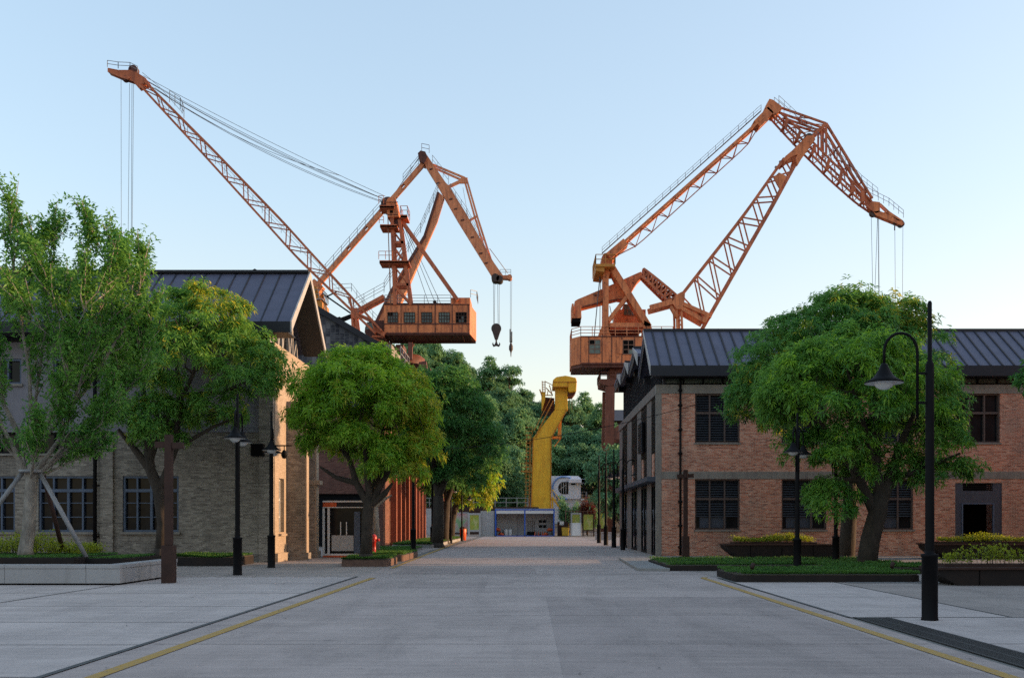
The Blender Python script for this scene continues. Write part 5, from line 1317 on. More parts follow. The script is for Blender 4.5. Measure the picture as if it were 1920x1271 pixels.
# slewing column and portal
m = MB(); cx = c(1175, 0).x
m.prism([c(1127, 708, 1), c(1155, 708, 1), c(1155, 716, 1), c(1145, 722, 1), c(1128, 717, 1)], (0, 5, 0)); m.box(c(1145, 0).x, c(1200, 0).x, YC+1.2, YC+5.5, c(0, 724).z, c(0, 688.5).z)
m.rail([c(1127, 708, 6), c(1127, 708, 1), c(1156, 708, 1)], .75, .8, .04); cl = m.build('slewing_deck', M['rustorange'], cC)
m = MB()
for sx_, xa in ((-1, 1146), (1, 1204)):
    for dy in (1.5, 6.2):
        m.bar(c(xa, 722, dy), V((c(xa, 0).x+(-.25 if sx_ < 0 else 1.0), YC+dy, 0)), 1.0, .9)
m.bar(c(1150, 812, 1.5), c(1200, 770, 1.5), .7); m.bar(c(1144, 815, 1.5), c(1206, 815, 1.5), .8); m.bar(c(1144, 815, 6.2), c(1206, 815, 6.2), .8)
m.build('portal', M['rustorange'], cC)
# ================================================================== foliage
def leaves(name, B, D, L, Wd, mat, parent, seed=0, droop=0.25, fold=0.12):
    """one mesh of many small leaves: each a folded four-sided blade from B along D"""
    rng = np.random.default_rng(seed)
    B = np.asarray(B, float); D = np.asarray(D, float); n = len(B)
    D = D/np.linalg.norm(D, axis=1)[:, None]
    L = np.broadcast_to(np.asarray(L, float), (n,)) * rng.uniform(.7, 1.2, n)
    Wd = np.broadcast_to(np.asarray(Wd, float), (n,)) * rng.uniform(.75, 1.2, n)
    r = rng.normal(size=(n, 3)); S = np.cross(D, r*.55 + np.array([0, 0, 1.0])); S /= (np.linalg.norm(S, axis=1)[:, None]+1e-9)
    N = np.cross(S, D)
    off = np.array(LOC[root_of(parent).name]) if parent is not None and root_of(parent).name in LOC else np.zeros(3)
    B = B - off
    z = np.zeros((n, 3)); z[:, 2] = -1
    Lc = L[:, None]; Wc = Wd[:, None]
    v0 = B
    v1 = B + D*Lc*.45 + S*Wc*.5 + N*Wc*fold + z*Lc*droop*.15
    v2 = B + D*Lc + z*Lc*droop
    v3 = B + D*Lc*.45 - S*Wc*.5 + N*Wc*fold + z*Lc*droop*.15
    co = np.stack([v0, v1, v2, v3], 1).reshape(-1, 3).astype(np.float32)
    me = bpy.data.meshes.new(name); me.vertices.add(4*n); me.vertices.foreach_set('co', co.ravel())
    me.loops.add(4*n); me.loops.foreach_set('vertex_index', np.arange(4*n, dtype=np.int32))
    me.polygons.add(n); me.polygons.foreach_set('loop_start', np.arange(0, 4*n, 4, dtype=np.int32)); me.polygons.foreach_set('loop_total', np.full(n, 4, dtype=np.int32))
    me.materials.append(mat); me.update(calc_edges=True); me.validate()
    o = bpy.data.objects.new(name, me); col.objects.link(o)
    if parent is not None: o.parent = parent
    return o

def rosettes(P, O, rng, nl=9, spread=1.0):
    """leaf bases and directions: whorls of nl leaves round each twig tip P pointing along O"""
    n = len(P)
    O = O/np.linalg.norm(O, axis=1)[:, None]
    a = np.cross(O, np.array([.3, .2, .9])); a /= np.linalg.norm(a, axis=1)[:, None]; b = np.cross(O, a)
    ph = rng.uniform(0, 2*np.pi, (n, 1)) + np.arange(nl)[None]*2.4
    el = rng.uniform(-.25, .75, (n, nl))
    D = (a[:, None]*np.cos(ph)[..., None] + b[:, None]*np.sin(ph)[..., None])*spread + O[:, None]*el[..., None]
    D[..., 2] -= rng.uniform(-.15, .30, (n, 1))
    Bp = P[:, None] + O[:, None]*rng.uniform(-.10, .06, (n, nl))[..., None] + D*.02
    return Bp.reshape(-1, 3), D.reshape(-1, 3)

def grow(nodes, target, fork, mb, r_tip, rng, jit=.12):
    """join a clump centre to the nearest skeleton node with a bent limb"""
    T = np.array(target); best = None
    dT = np.linalg.norm(T-fork)
    for i, (p, r) in enumerate(nodes):
        d = np.linalg.norm(T-p) + .35*max(0, np.linalg.norm(p-fork)-dT*.8)
        if best is None or d < best[0]: best = (d, i)
    p, r = nodes[best[1]]
    d = np.linalg.norm(T-p); k = max(2, int(d/.55)); pts = [p]; rad = [min(r*.75, .02+.028*d)]
    for j in range(1, k+1):
        s = j/k; q = p*(1-s)+T*s + rng.normal(size=3)*jit*(1 if j < k else .2)*min(1, d) + np.array([0, 0, -.18*d*s*(1-s)*2*(1 if p[2] < T[2] else 0)])
        pts.append(q); rr = rad[0]*(1-s)+r_tip*s; rad.append(rr); nodes.append((q, rr))
    mb.path(pts, rad, 5, False)

def broad_tree(name, label, cat, trunk, limbs, lobes, nclump, mat, seed, leafL=.21, leafW=.055, nros=20, nl=9, rc=.62, group=None, bark=None, mats2=None, gap=.0, inner=.25, rt=.15):
    rng = np.random.default_rng(seed)
    t = thing(name, label, cat, trunk[0][0], group=group)
    m = MB(); m.path([p for p, r in trunk], [r for p, r in trunk], 12)
    p0, r0 = trunk[0]; m.path([V(p0)+V((0, 0, -.08)), V(p0)+V((0, 0, .28))], [r0*1.45, r0*1.0], 12)
    nodes = [(np.array(p), r) for p, r in trunk[len(trunk)//2:]]
    fork = np.array(trunk[-1][0])
    for lb in limbs:
        pts = [p for p, r in lb]; rad = [r for p, r in lb]; m.path(pts, rad, 9, False)
        for k in range(len(pts)-1):
            for s in (.5, 1.0): nodes.append((np.array(V(pts[k]).lerp(V(pts[k+1]), s)), rad[k]*(1-s)+rad[k+1]*s))
    lob = [np.array(l[:6], float) for l in lobes]
    vol = np.array([(l[3]*l[4]+l[4]*l[5]+l[3]*l[5]) for l in lob]); vol /= vol.sum()
    C = []; tries = 0
    while len(C) < nclump and tries < nclump*40:
        tries += 1
        l = lob[rng.choice(len(lob), p=vol)]
        d = rng.normal(size=3); d /= np.linalg.norm(d)
        if d[2] < -.55: continue
        f = rng.uniform(.74, 1.03) if rng.random() > inner else rng.uniform(.35, .8)
        c = l[:3] + d*l[3:]*f
        if any(np.linalg.norm((c-o[:3])/o[3:]) < .68 for o in lob if o is not l): continue
        if C and min(np.linalg.norm(c-q) for q, _ in C) < rc*.55: continue
        C.append((c, d/l[3:]/np.linalg.norm(d/l[3:])))
    order = sorted(range(len(C)), key=lambda i: np.linalg.norm(C[i][0]-fork))
    P = []; O = []
    for i in order:
        c, d = C[i]
        grow(nodes, c - d*.25, fork, m, .016, rng)
        s = rc*rng.uniform(.55, 1.3); k = int(nros*rng.uniform(.75, 1.25))
        v = rng.normal(size=(k, 3)); v /= np.linalg.norm(v, axis=1)[:, None]
        ax = d*.6 + np.array([0, 0, .75]); ax /= np.linalg.norm(ax)
        dt = v@ax; v = np.where((dt < -.25)[:, None], v - 2*(dt)[:, None]*ax*.9, v)
        p = c + v*np.array([s, s, s*.72])*rng.uniform(.45, 1.12, (k, 1))
        P.append(p); O.append(v*.8 + ax*.5)
    m.build('trunk', bark or M['bark'], t)
    P = np.concatenate(P); O = np.concatenate(O)
    lb_, ld_ = rosettes(P, O, rng, nl)
    if mats2:                                   # a share of the clumps carries leaves of a second colour
        matb, fn = mats2
        pick = np.repeat(np.array([fn(q, rng) for q in P]), nl)
        leaves('crown', lb_[~pick], ld_[~pick], leafL, leafW, mat, t, seed)
        leaves('crown', lb_[pick], ld_[pick], leafL, leafW, matb, t, seed+1, droop=.3)
    else: leaves('crown', lb_, ld_, leafL, leafW, mat, t, seed)
    return t
def TP(px, py, Y, dy=0): p = W(px, py, Y); return (p.x, Y+dy, p.z)
def lobe(px, py, rx, rz, Y, ry=None, dy=0):
    p = W(px, py, Y); k = Y/F; return (p.x, Y+dy, p.z, rx*k, (ry if ry else rx*k), rz*k)

# mango tree in the round bed, centre left, beside the road
Y = 36.3
broad_tree('mango_tree', 'round bright green mango tree by the road beside the red hydrant', 'tree',
    [(TP(686, 1052, Y), .24), (TP(688, 1000, Y), .20), (TP(690, 960, Y), .21), (TP(694, 935, Y), .19)],
    [[(TP(690, 945, Y), .15), (TP(668, 905, Y), .12), (TP(655, 860, Y), .09), (TP(620, 815, Y), .06)], [(TP(694, 940, Y), .14), (TP(690, 880, Y, -.3), .11), (TP(685, 800, Y, -.3), .08)],
     [(TP(696, 940, Y), .14), (TP(725, 890, Y), .10), (TP(745, 830, Y), .07)], [(TP(694, 940, Y), .16), (TP(708, 880, Y, .6), .12), (TP(712, 800, Y, .8), .06)],
     [(TP(668, 905, Y), .12), (TP(630, 895, Y), .08), (TP(600, 875, Y), .04)], [(TP(697, 945, Y), .14), (TP(722, 925, Y), .11), (TP(736, 905, Y), .04)]],
    [lobe(688, 755, 100, 88, Y, 2.2), lobe(612, 765, 58, 62, Y, 1.6), lobe(756, 772, 52, 80, Y, 1.7), lobe(682, 715, 78, 58, Y, 1.7), lobe(728, 855, 46, 40, Y, 1.3), lobe(590, 735, 32, 36, Y, 1.0), lobe(655, 722, 55, 52, Y, 1.5, -.7), lobe(617, 828, 38, 34, Y, 1.1), lobe(742, 880, 48, 28, Y, 1.2), lobe(785, 836, 30, 42, Y, 1.1), lobe(665, 835, 50, 34, Y, 1.2, -.8), lobe(575, 800, 22, 26, Y, .7)],
    235, M['leaf_bright'], 11, .21, .052, 25, 9, .52, mats2=(M['leaf_sun_gold'], lambda q, r: r.random() < (.5 if q[0] > -4.6 else .10)))  # more gold on the sun side: yellow leaves plus painted-in sunlight
# mango tree with a leaning trunk in front of the hall
Y = 36.6
broad_tree('mango_tree', 'broad mango tree with leaning trunk in front of the grey brick hall', 'tree',
    [(TP(303, 1042, Y), .25), (TP(306, 980, Y), .22), (TP(298, 920, Y), .22), (TP(282, 880, Y), .19), (TP(278, 840, Y), .16)],
    [[(TP(282, 880, Y), .17), (TP(255, 845, Y), .12), (TP(222, 805, Y), .06)], [(TP(280, 860, Y), .18), (TP(300, 800, Y), .14), (TP(345, 740, Y), .09), (TP(380, 660, Y), .05)],
     [(TP(298, 920, Y), .15), (TP(330, 840, Y), .12), (TP(335, 760, Y), .09), (TP(330, 650, Y), .05)], [(TP(345, 740, Y), .09), (TP(420, 735, Y), .07), (TP(490, 700, Y), .04)], [(TP(330, 840, Y), .09), (TP(400, 800, Y), .06), (TP(450, 780, Y), .03)], [(TP(278, 840, Y), .12), (TP(270, 740, Y), .09), (TP(260, 660, Y), .04)]],
    [lobe(370, 655, 118, 112, Y, 2.2), lobe(270, 690, 90, 95, Y, 1.8), lobe(452, 700, 72, 75, Y, 1.7), lobe(235, 790, 60, 58, Y, 1.4), lobe(300, 800, 60, 60, Y, 1.4), lobe(500, 690, 36, 42, Y, 1.0), lobe(380, 600, 85, 62, Y, 1.6), lobe(400, 770, 50, 40, Y, 1.1)],
    190, M['leaf_mango'], 12, .215, .052, 23, 9, .53, mats2=(M['leaf_sun_gold'], lambda q, r: r.random() < (.42 if (q[2] > 9.0 and q[0] > -12.2) else .06)))  # gold at the upper right stands for sun on the crown top
# two trees in the right hand beds
Y = 34.0
broad_tree('mango_tree', 'big mango tree with thick forked trunk in the near right grass bed', 'tree',
    [(TP(1622, 1076, Y), .35), (TP(1632, 1010, Y), .33), (TP(1646, 960, Y), .31), (TP(1652, 925, Y), .27)],
    [[(TP(1646, 960, Y), .22), (TP(1668, 900, Y), .2), (TP(1690, 830, Y), .12), (TP(1720, 760, Y), .06)], [(TP(1652, 930, Y), .22), (TP(1640, 880, Y), .2), (TP(1645, 800, Y), .14), (TP(1640, 700, Y), .06)],
     [(TP(1640, 960, Y), .2), (TP(1612, 900, Y), .16), (TP(1575, 840, Y), .1), (TP(1530, 780, Y), .05)], [(TP(1668, 900, Y), .13), (TP(1730, 880, Y), .09), (TP(1800, 850, Y), .04)], [(TP(1612, 900, Y), .12), (TP(1560, 900, Y), .08), (TP(1520, 910, Y), .04)], [(TP(1640, 880, Y), .12), (TP(1600, 780, Y, -.8), .08), (TP(1570, 700, Y, -1), .04)]],
    [lobe(1600, 745, 150, 110, Y, 2.7), lobe(1500, 740, 70, 75, Y, 1.6), lobe(1690, 770, 95, 100, Y, 2.2), lobe(1560, 860, 80, 62, Y, 1.7), lobe(1764, 830, 46, 56, Y, 1.3), lobe(1560, 950, 45, 46, Y, 1.1), lobe(1610, 660, 85, 50, Y, 1.7), lobe(1770, 890, 46, 28, Y, .9), lobe(1458, 750, 34, 38, Y, .9), lobe(1690, 880, 55, 45, Y, 1.2, .6)],
    225, M['leaf_mango'], 13, .235, .054, 24, 9, .56, mats2=(M['leaf_bright'], lambda q, r: r.random() < (.35 if q[1] < 33 else .08)))
Y = 39.0
broad_tree('mango_tree', 'tall dark domed mango tree behind the forked one on the right', 'tree',
    [(TP(1586, 1054, Y), .34), (TP(1590, 1000, Y), .31), (TP(1594, 940, Y), .28), (TP(1592, 880, Y), .25)],
    [[(TP(1592, 890, Y), .2), (TP(1540, 800, Y), .14), (TP(1470, 720, Y), .08), (TP(1410, 690, Y), .04)], [(TP(1592, 890, Y), .2), (TP(1600, 780, Y), .15), (TP(1590, 640, Y), .08), (TP(1580, 570, Y), .04)], [(TP(1594, 900, Y), .2), (TP(1660, 790, Y), .13), (TP(1730, 700, Y), .07), (TP(1770, 660, Y), .04)], [(TP(1540, 800, Y), .12), (TP(1460, 780, Y), .08), (TP(1400, 780, Y), .04)]],
    [lobe(1572, 678, 140, 105, Y, 2.9), lobe(1458, 695, 70, 75, Y, 1.9), lobe(1690, 695, 82, 95, Y, 2.1), lobe(1590, 606, 85, 52, Y, 2.0), lobe(1412, 748, 36, 48, Y, 1.2), lobe(1672, 602, 54, 44, Y, 1.4), lobe(1508, 618, 54, 40, Y, 1.3), lobe(1738, 770, 50, 70, Y, 1.4), lobe(1398, 800, 30, 24, Y, .8), lobe(1460, 785, 36, 22, Y, .8)],
    250, M['leaf_deep'], 14, .24, .056, 23, 9, .62, mats2=(M['leaf_sun_gold'], lambda q, r: r.random() < (.38 if (q[2] > 9.0 and q[0] > 13.2) else .06)))  # upper right crown gilded: sunlight put into the leaf colour
Y = 33.0
broad_tree('mango_tree', 'leafy tree cut off by the right edge, beside the planter benches', 'tree',
    [((19.2, Y, 0), .3), ((19.2, Y, 2), .26), ((19.1, Y, 4), .22)], [[((19.1, Y, 4), .18), ((18.4, Y, 5.6), .1), ((17.6, Y, 6.6), .04)]],
    [(19.0, Y, 6.6, 1.7, 1.7, 1.5), (17.3, Y, 6.3, .75, .9, .7)], 60, M['leaf_deep'], 15, .24, .06, 20, 9, .6)
# roadside trees further on, left
Y = 62.0
broad_tree('mango_tree', 'dense dark tree behind the bright mango, over the red brick fins', 'tree',
    [(TP(819, 1026, Y), .40), (TP(822, 980, Y), .36), (TP(822, 930, Y), .32)], [[(TP(822, 930, Y), .24), (TP(850, 860, Y), .15), (TP(870, 800, Y), .06)], [(TP(822, 930, Y), .24), (TP(810, 850, Y), .15), (TP(810, 760, Y), .06)]],
    [lobe(845, 800, 72, 92, Y, 2.6), lobe(885, 830, 50, 80, Y, 1.9), lobe(810, 760, 60, 62, Y, 2.0), lobe(850, 740, 48, 45, Y, 1.6), lobe(800, 850, 50, 60, Y, 1.7), lobe(860, 890, 50, 35, Y, 1.4)],
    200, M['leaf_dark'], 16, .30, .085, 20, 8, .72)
Y = 88.0
broad_tree('mango_tree', 'small yellow green tree near the far end, lit by low sun', 'tree',
    [(TP(845, 1012, Y), .34), (TP(848, 975, Y), .3), (TP(856, 945, Y), .25)], [[(TP(856, 945, Y), .2), (TP(880, 900, Y), .1)], [(TP(856, 945, Y), .2), (TP(845, 900, Y), .1)]],
    [lobe(880, 905, 44, 46, Y, 2.0), lobe(850, 900, 40, 45, Y, 1.9), lobe(900, 880, 26, 40, Y, 1.3), lobe(885, 935, 30, 24, Y, 1.2)],
    95, M['leaf_sun_gold'], 17, .36, .12, 18, 7, .85, mats2=(M['leaf_bright'], lambda q, r: r.random() < .45))  # low sun on this tree is put into its yellow leaf colour
Y = 72.0
broad_tree('mango_tree', 'dark tree squeezed between the two trees beside the factory', 'tree',
    [(TP(832, 1020, Y), .36), (TP(834, 980, Y), .32), (TP(838, 940, Y), .25)], [[(TP(838, 940, Y), .2), (TP(860, 880, Y), .1)], [(TP(838, 940, Y), .2), (TP(830, 870, Y), .1)]],
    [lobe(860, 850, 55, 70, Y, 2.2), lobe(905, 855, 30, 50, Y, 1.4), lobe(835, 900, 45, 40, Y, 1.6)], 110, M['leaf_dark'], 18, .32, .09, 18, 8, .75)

# young staked street tree in the granite planter (near left): fan of pale limbs, small leaves
def fan_tree(seed=21):
    rng = np.random.default_rng(seed); Y = 27.2
    base = np.array(W(48, 1038, Y)); base[1] = Y
    t = thing('street_tree', 'staked street tree with fan of pale branches in the granite planter', 'tree', tuple(base))
    m = MB(); fork = np.array(W(62, 866, Y)); fork[1] = Y
    fork2 = np.array(W(72, 830, Y)); fork2[1] = Y
    m.path([base+[0, 0, -.1], base+[.0, 0, .12], np.array(W(54, 990, Y)), np.array(W(58, 920, Y)), fork], [.23, .185, .165, .155, .15], 12)
    P = []; O = []
    tips = [(-20, 770, -.6), (150, 730, -.8), (215, 775, -.3), (118, 800, -1.0), (255, 690, .3), (35, 770, .8), (-60, 720, .4), (180, 815, .4), (235, 620, .9), (-60, 470, .3), (-25, 390, -.5), (10, 345, .4), (40, 330, -.6), (78, 345, .7), (110, 372, -.3), (145, 380, .6), (172, 350, -.2), (205, 410, .4), (228, 395, -.5), (258, 405, .3), (282, 492, -.3), (262, 530, .6), (240, 590, -.6), (225, 660, .1), (190, 640, -1.3), (-40, 600, -1.0), (130, 470, -1.6), (60, 450, 1.7), (20, 500, -1.7), (170, 480, 1.5), (100, 560, -1.9), (215, 500, -1.2), (-20, 480, 1.2), (215, 560, 1.0), (262, 462, -.9), (190, 430, 1.2), (150, 560, -1.0), (-70, 640, .5), (30, 430, .9), (235, 720, -.6)]
    nodes = [(fork, .16), (fork2, .14), (np.array(W(57, 900, Y))*[1, 0, 1]+[0, Y, 0], .18)]
    main = (4, 9, 12, 13, 15, 17, 20, 22, 25, 29)
    segs = []
    for i in list(main) + [k for k in range(len(tips)) if k not in main]:
        px, py, dy = tips[i]
        tp = np.array(W(px, py + (52 if py < 420 else (30 if py < 560 else 0)), Y)); tp[1] = Y+dy*1.25
        if i in main:
            f = nodes[(i*2) % 3][0]; r0 = rng.uniform(.06, .095)
        else:
            best = min(range(len(nodes)), key=lambda k: np.linalg.norm(tp-nodes[k][0]) + 2.2*max(0, nodes[k][0][2]-tp[2]+1.6) - .25*np.linalg.norm(nodes[k][0]-fork))
            f, r0 = nodes[best]; r0 = min(.05, r0*.8)
        h = tp-f; side = np.array([h[0], h[1], 0])
        mid = f + h*.33 + side*.10 + np.array([0, 0, -.05]) + rng.normal(size=3)*.12
        mid2 = f + h*.68 + side*.08 + rng.normal(size=3)*.10
        pts = [f, mid, mid2, tp]; rad = [r0, r0*.66, r0*.4, .012]
        m.path(pts, rad, 7, False)
        for j in range(3):
            for u in (.33, .66, 1.0): nodes.append((pts[j]*(1-u)+pts[j+1]*u, rad[j]*(1-u)+rad[j+1]*u))
        ln = np.linalg.norm(h); ax = h/ln
        nb = int(4+ln*3.0); s_min = .30 if i in main else .15
        for k in range(nb):
            s = s_min+(1-s_min)*(k+rng.random())/nb
            j = 0 if s < .33 else (1 if s < .68 else 2); lo_ = (0, .33, .68)[j]; hi_ = (.33, .68, 1.0)[j]
            st = pts[j]+(pts[j+1]-pts[j])*((s-lo_)/(hi_-lo_))
            v = rng.normal(size=3); v -= ax*v.dot(ax); v /= np.linalg.norm(v)
            d = ax*.95 + v*.50 + np.array([0, 0, .25]); d /= np.linalg.norm(d)
            l2 = rng.uniform(.5, 1.2)*(1.25-.6*s)
            e = st + d*l2; md = st + d*l2*.5 + rng.normal(size=3)*.05 - np.array([0, 0, .04])
            m.path([st, md, e], [.020, .014, .006], 4, False)
            q = int(13*l2+4)
            for u in rng.uniform(.25, 1.05, q):
                c = st + d*l2*u + rng.normal(size=3)*(.06*l2+.03); P.append(c); O.append(d*.8+rng.normal(size=3)*.5)
        for u in rng.uniform(.55, 1.03, 75):
            P.append(f+h*u + rng.normal(size=3)*.09); O.append(ax+rng.normal(size=3)*.4)
    m.build('trunk', M['bark_pale'], t)
    P = np.array(P); O = np.array(O)
    lb_, ld_ = rosettes(P, O, rng, 5, .8); lb_ = lb_ + rng.normal(size=lb_.shape)*.04
    leaves('crown', lb_, ld_, .145, .058, M['leaf_small'], t, seed, .15)
    # stakes and collar
    top = np.array(W(60, 884, Y)); top[1] = Y
    for (px, py, dy, mt) in ((163, 1046, -.35, 0), (-30, 985, -.2, 0), (118, 1032, .9, 1)):
        s = MB(); foot = np.array(W(px, py, Y+dy)) ; foot[1] = Y+dy
        if px < 0: foot = top + (foot-top)*1.7; foot[2] = .66; foot[1] = Y+.1
        e = top + np.array([.22*np.sign(foot[0]-top[0]), dy*.15, 0]); s.tube(e, foot, .062, .062, 10); s.build('stake', M['greyrail'] if not mt else M['brown_metal'], t)
    s = MB(); s.path([top+[0, 0, -.03], top+[0, 0, .05]], [.33, .33], 14); s.build('stake_collar', M['greyrail'], t)
    return t
fan_tree()

# ------------------------------------------------------------------ wooded hill: four grown trees, copied
def hill_tree(name, seed, H, Rr, mat, kind):
    rng = np.random.default_rng(seed); t = thing(name, 'x x x x', 'tree', (0, 0, 0))
    m = MB(); m.path([(0, 0, -1.5), (0.1, 0, H*.3), (0, .1, H*.55), (.05, 0, H*.82)], [.36, .28, .2, .08], 7)
    P = []; O = []
    if kind == 'mop':                               # bare pole with flat tufts
        cl = [(rng.uniform(-.45, .45)*Rr, rng.uniform(-.45, .45)*Rr, H*rng.uniform(.72, 1)) for _ in range(13)]; s0 = 1.15
    else:
        cl = []
        for _ in range(64 if kind == 'round' else 56):
            d = rng.normal(size=3); d /= np.linalg.norm(d)
            if kind == 'round': c = np.array([0, 0, H*.60]) + d*np.array([Rr, Rr, H*.38])*rng.uniform(.6, 1.0)
            else:
                z = rng.uniform(.14, 1.0); w_ = (1-z)**.7*1.0+.12; ph = rng.uniform(0, 6.28); c = np.array([math.cos(ph)*Rr*w_*rng.uniform(.5, 1), math.sin(ph)*Rr*w_*rng.uniform(.5, 1), H*z])
            cl.append(c)
        s0 = 1.25 if kind == 'round' else 1.0
    for c in cl:
        c = np.array(c); m.path([(0, 0, max(1, c[2]-1.8)), tuple(c)], [.09, .03], 4, False)
        k = 42 if kind != 'mop' else 34; v = rng.normal(size=(k, 3)); v /= np.linalg.norm(v, axis=1)[:, None]
        v[:, 2] = np.where(v[:, 2] < -.3, -v[:, 2], v[:, 2])
        P.append(c + v*np.array([s0, s0, s0*.7])*rng.uniform(.5, 1.05, (k, 1))*rng.uniform(.75, 1.3)); O.append(v+np.array([0, 0, .3]))
    m.build('trunk', M['bark'], t)
    P = np.concatenate(P); O = np.concatenate(O); lb_, ld_ = rosettes(P, O, rng, 5); lb_ += rng.normal(size=lb_.shape)*.12
    leaves('crown', lb_, ld_, .46, .23, mat, t, seed, .2)
    return t
protos = [hill_tree('hill_tree', 31, 10.5, 3.9, M['leaf_hill'], 'round'), hill_tree('hill_tree', 32, 12, 3.3, M['leaf_hill_light'], 'cone'),
          hill_tree('hill_tree', 33, 9.5, 4.2, M['leaf_hill'], 'round'), hill_tree('hill_tree', 34, 8.5, 3.6, M['leaf_hill_light'], 'round')]
mop = hill_tree('pine_tree', 35, 9.0, 3.0, M['leaf_hill'], 'mop')
labs = ['dark rounded tree in the wooded hillside behind the yellow gantry', 'lighter pointed tree in the wooded hillside behind the yellow gantry',
        'broad dark tree in the wooded hillside behind the yellow gantry', 'pale green bushy tree in the wooded hillside behind the yellow gantry']
used = [False]*4
def put_hill(x, y, s, k, rz):
    place(protos[k], (x, y, hill_h(x, y)-.2), rz, s, labs[k], 'trees of the wooded hill', first=not used[k]); used[k] = True
rs = random.Random(41)
y = 139.0
while y < 202:
    xa, xb = -.118*y-4, .108*y+4
    x = xa + rs.uniform(0, 4)
    while x < xb:
        yy = y + rs.uniform(-2, 2)
        pxx = VX + x/yy*F
        s = rs.uniform(.72, 1.12)
        skip = (abs(x-W(1070, 0, 146).x) < 6.5 and yy < 154) or (1105 < pxx < 1200 and yy > 191)
        # keep the ridge line of the photograph: tops fall from left to right
        if yy > 170: s *= (.98 if pxx < 930 else .88)
        if not skip: put_hill(x, yy, (s, s, s*rs.uniform(.9, 1.1)), rs.choice([0, 0, 1, 2, 2, 3]), rs.uniform(0, 6.28))
        x += rs.uniform(4.0, 6.0)
    y += 6.6
p = W(955, 727, 186)
place(mop, (p.x, 186, hill_h(p.x, 186)+3.0), 1.0, 1.0, 'lone mop headed pine standing above the hill trees', first=True)
for k, (px, py, Y_, s) in enumerate(((1152, 905, 101, .92), (1120, 985, 104, .42))):
    q = W(px, 0, Y_); place(protos[(k*3) % 4], (q.x+ (1.2 if k == 0 else 0), Y_+ (4 if k == 0 else 18), 0), k*2., s, ('green tree rising behind the right row of lamp posts', 'small bushy tree behind the posters right of the yellow gantry')[k])

# ------------------------------------------------------------------ beds, planters, shrubs
def rounded(x0, x1, y0, y1, r=.35, n=5, sk=0.0):
    pts = []
    for cx, cy, a0 in ((x1-r, y0+r, -90), (x1-r, y1-r, 0), (x0+r, y1-r, 90), (x0+r, y0+r, 180)):
        for k in range(n+1):
            a = R(a0+90*k/n); pts.append((cx+r*math.cos(a)+sk*(cy-y0), cy+r*math.sin(a)))
    return pts
def grass_bed(label, x0, x1, y0, y1, h, n, seed, edge='corten', blade=.13, r=.35, overhang=True, sk=0):
    rng = np.random.default_rng(seed)
    t = thing('grass_bed', label, 'planting bed', ((x0+x1)/2, (y0+y1)/2, 0))
    pts = rounded(x0, x1, y0, y1, r, sk=sk); m = MB(); m.prism([(a, b, 0.0) for a, b in pts], (0, 0, h)); m.build('edging', M[edge], t)
    m = MB(); m.prism([(a*.985+(x0+x1)/2*.015, b*.985+(y0+y1)/2*.015, h+.002) for a, b in pts], (0, 0, .02)); m.build('soil', M['soil'], t)
    B = np.stack([rng.uniform(x0+.02, x1-.02, n), rng.uniform(y0+.02, y1-.02, n), np.full(n, h+.01)], 1)
    fr = rng.random(n) < .18; B[fr, 1] = y0 + rng.uniform(0, .12, fr.sum())
    hum = .05*np.sin(B[:, 0]*2.3+seed)*np.sin(B[:, 1]*3.1)+.05; B[:, 2] += hum*.6
    cxs = np.clip(B[:, 0], x0+r, x1-r); cys = np.clip(B[:, 1], y0+r, y1-r)
    ok = (B[:, 0]-cxs)**2+(B[:, 1]-cys)**2 < r*r
    B = B[ok]; B[:, 0] += sk*(B[:, 1]-y0); D = rng.normal(size=B.shape)*.45; D[:, 2] = 1
    D[:, 1] -= np.where(B[:, 1] < y0+.2, .5, 0)
    g_ = leaves('grass', B, D, blade*(1+hum[ok]*3), .026, M['grassblade'], t, seed, .35); g_['kind'] = 'stuff'
    return t
G = lambda px, py: gp(px, py)
x0 = G(1248, 1070)[0]; grass_bed('long low grass bed behind the forked mango, nearest the warehouse', 4.5, 12.6, 32.4, 34.9+3.2, .16, 14000, 51)
grass_bed('near right grass bed with rounded ends around the forked mango trunk', 5.5, 10.4, 26.3, 29.6, .18, 11000, 52)
grass_bed('grass bed wrapping the forked mango trunk foot behind the near bed', 9.2, 13.6, 30.4, 36.2 - 4.0, .17, 5000, 58)
grass_bed('low dark grass bed under the leaning mango by the hall', -13.2, -10.65, 35.9, 38.6, .30, 6000, 53, r=.2)
grass_bed('small brick edged grass bed around the roadside mango trunk', G(640, 1062)[0], G(722, 1062)[0]+.1, 35.5, 38.2, .24, 5000, 54, 'edgebrick', r=.12)
grass_bed('brick edged grass bed behind the red hydrant', -6.9, -5.1, 40.3, 45.5, .24, 5000, 55, 'edgebrick', r=.12)
grass_bed('strip of grass beneath the red brick fins', -9.2, -6.2, 50, 58, .10, 7000, 56, 'kerb', r=.15)
grass_bed('kerbed grass strip beneath the dense dark trees', -8.4, -5.9, 60.5, 88, .2, 9000, 57, 'kerb', blade=.18, r=.3)
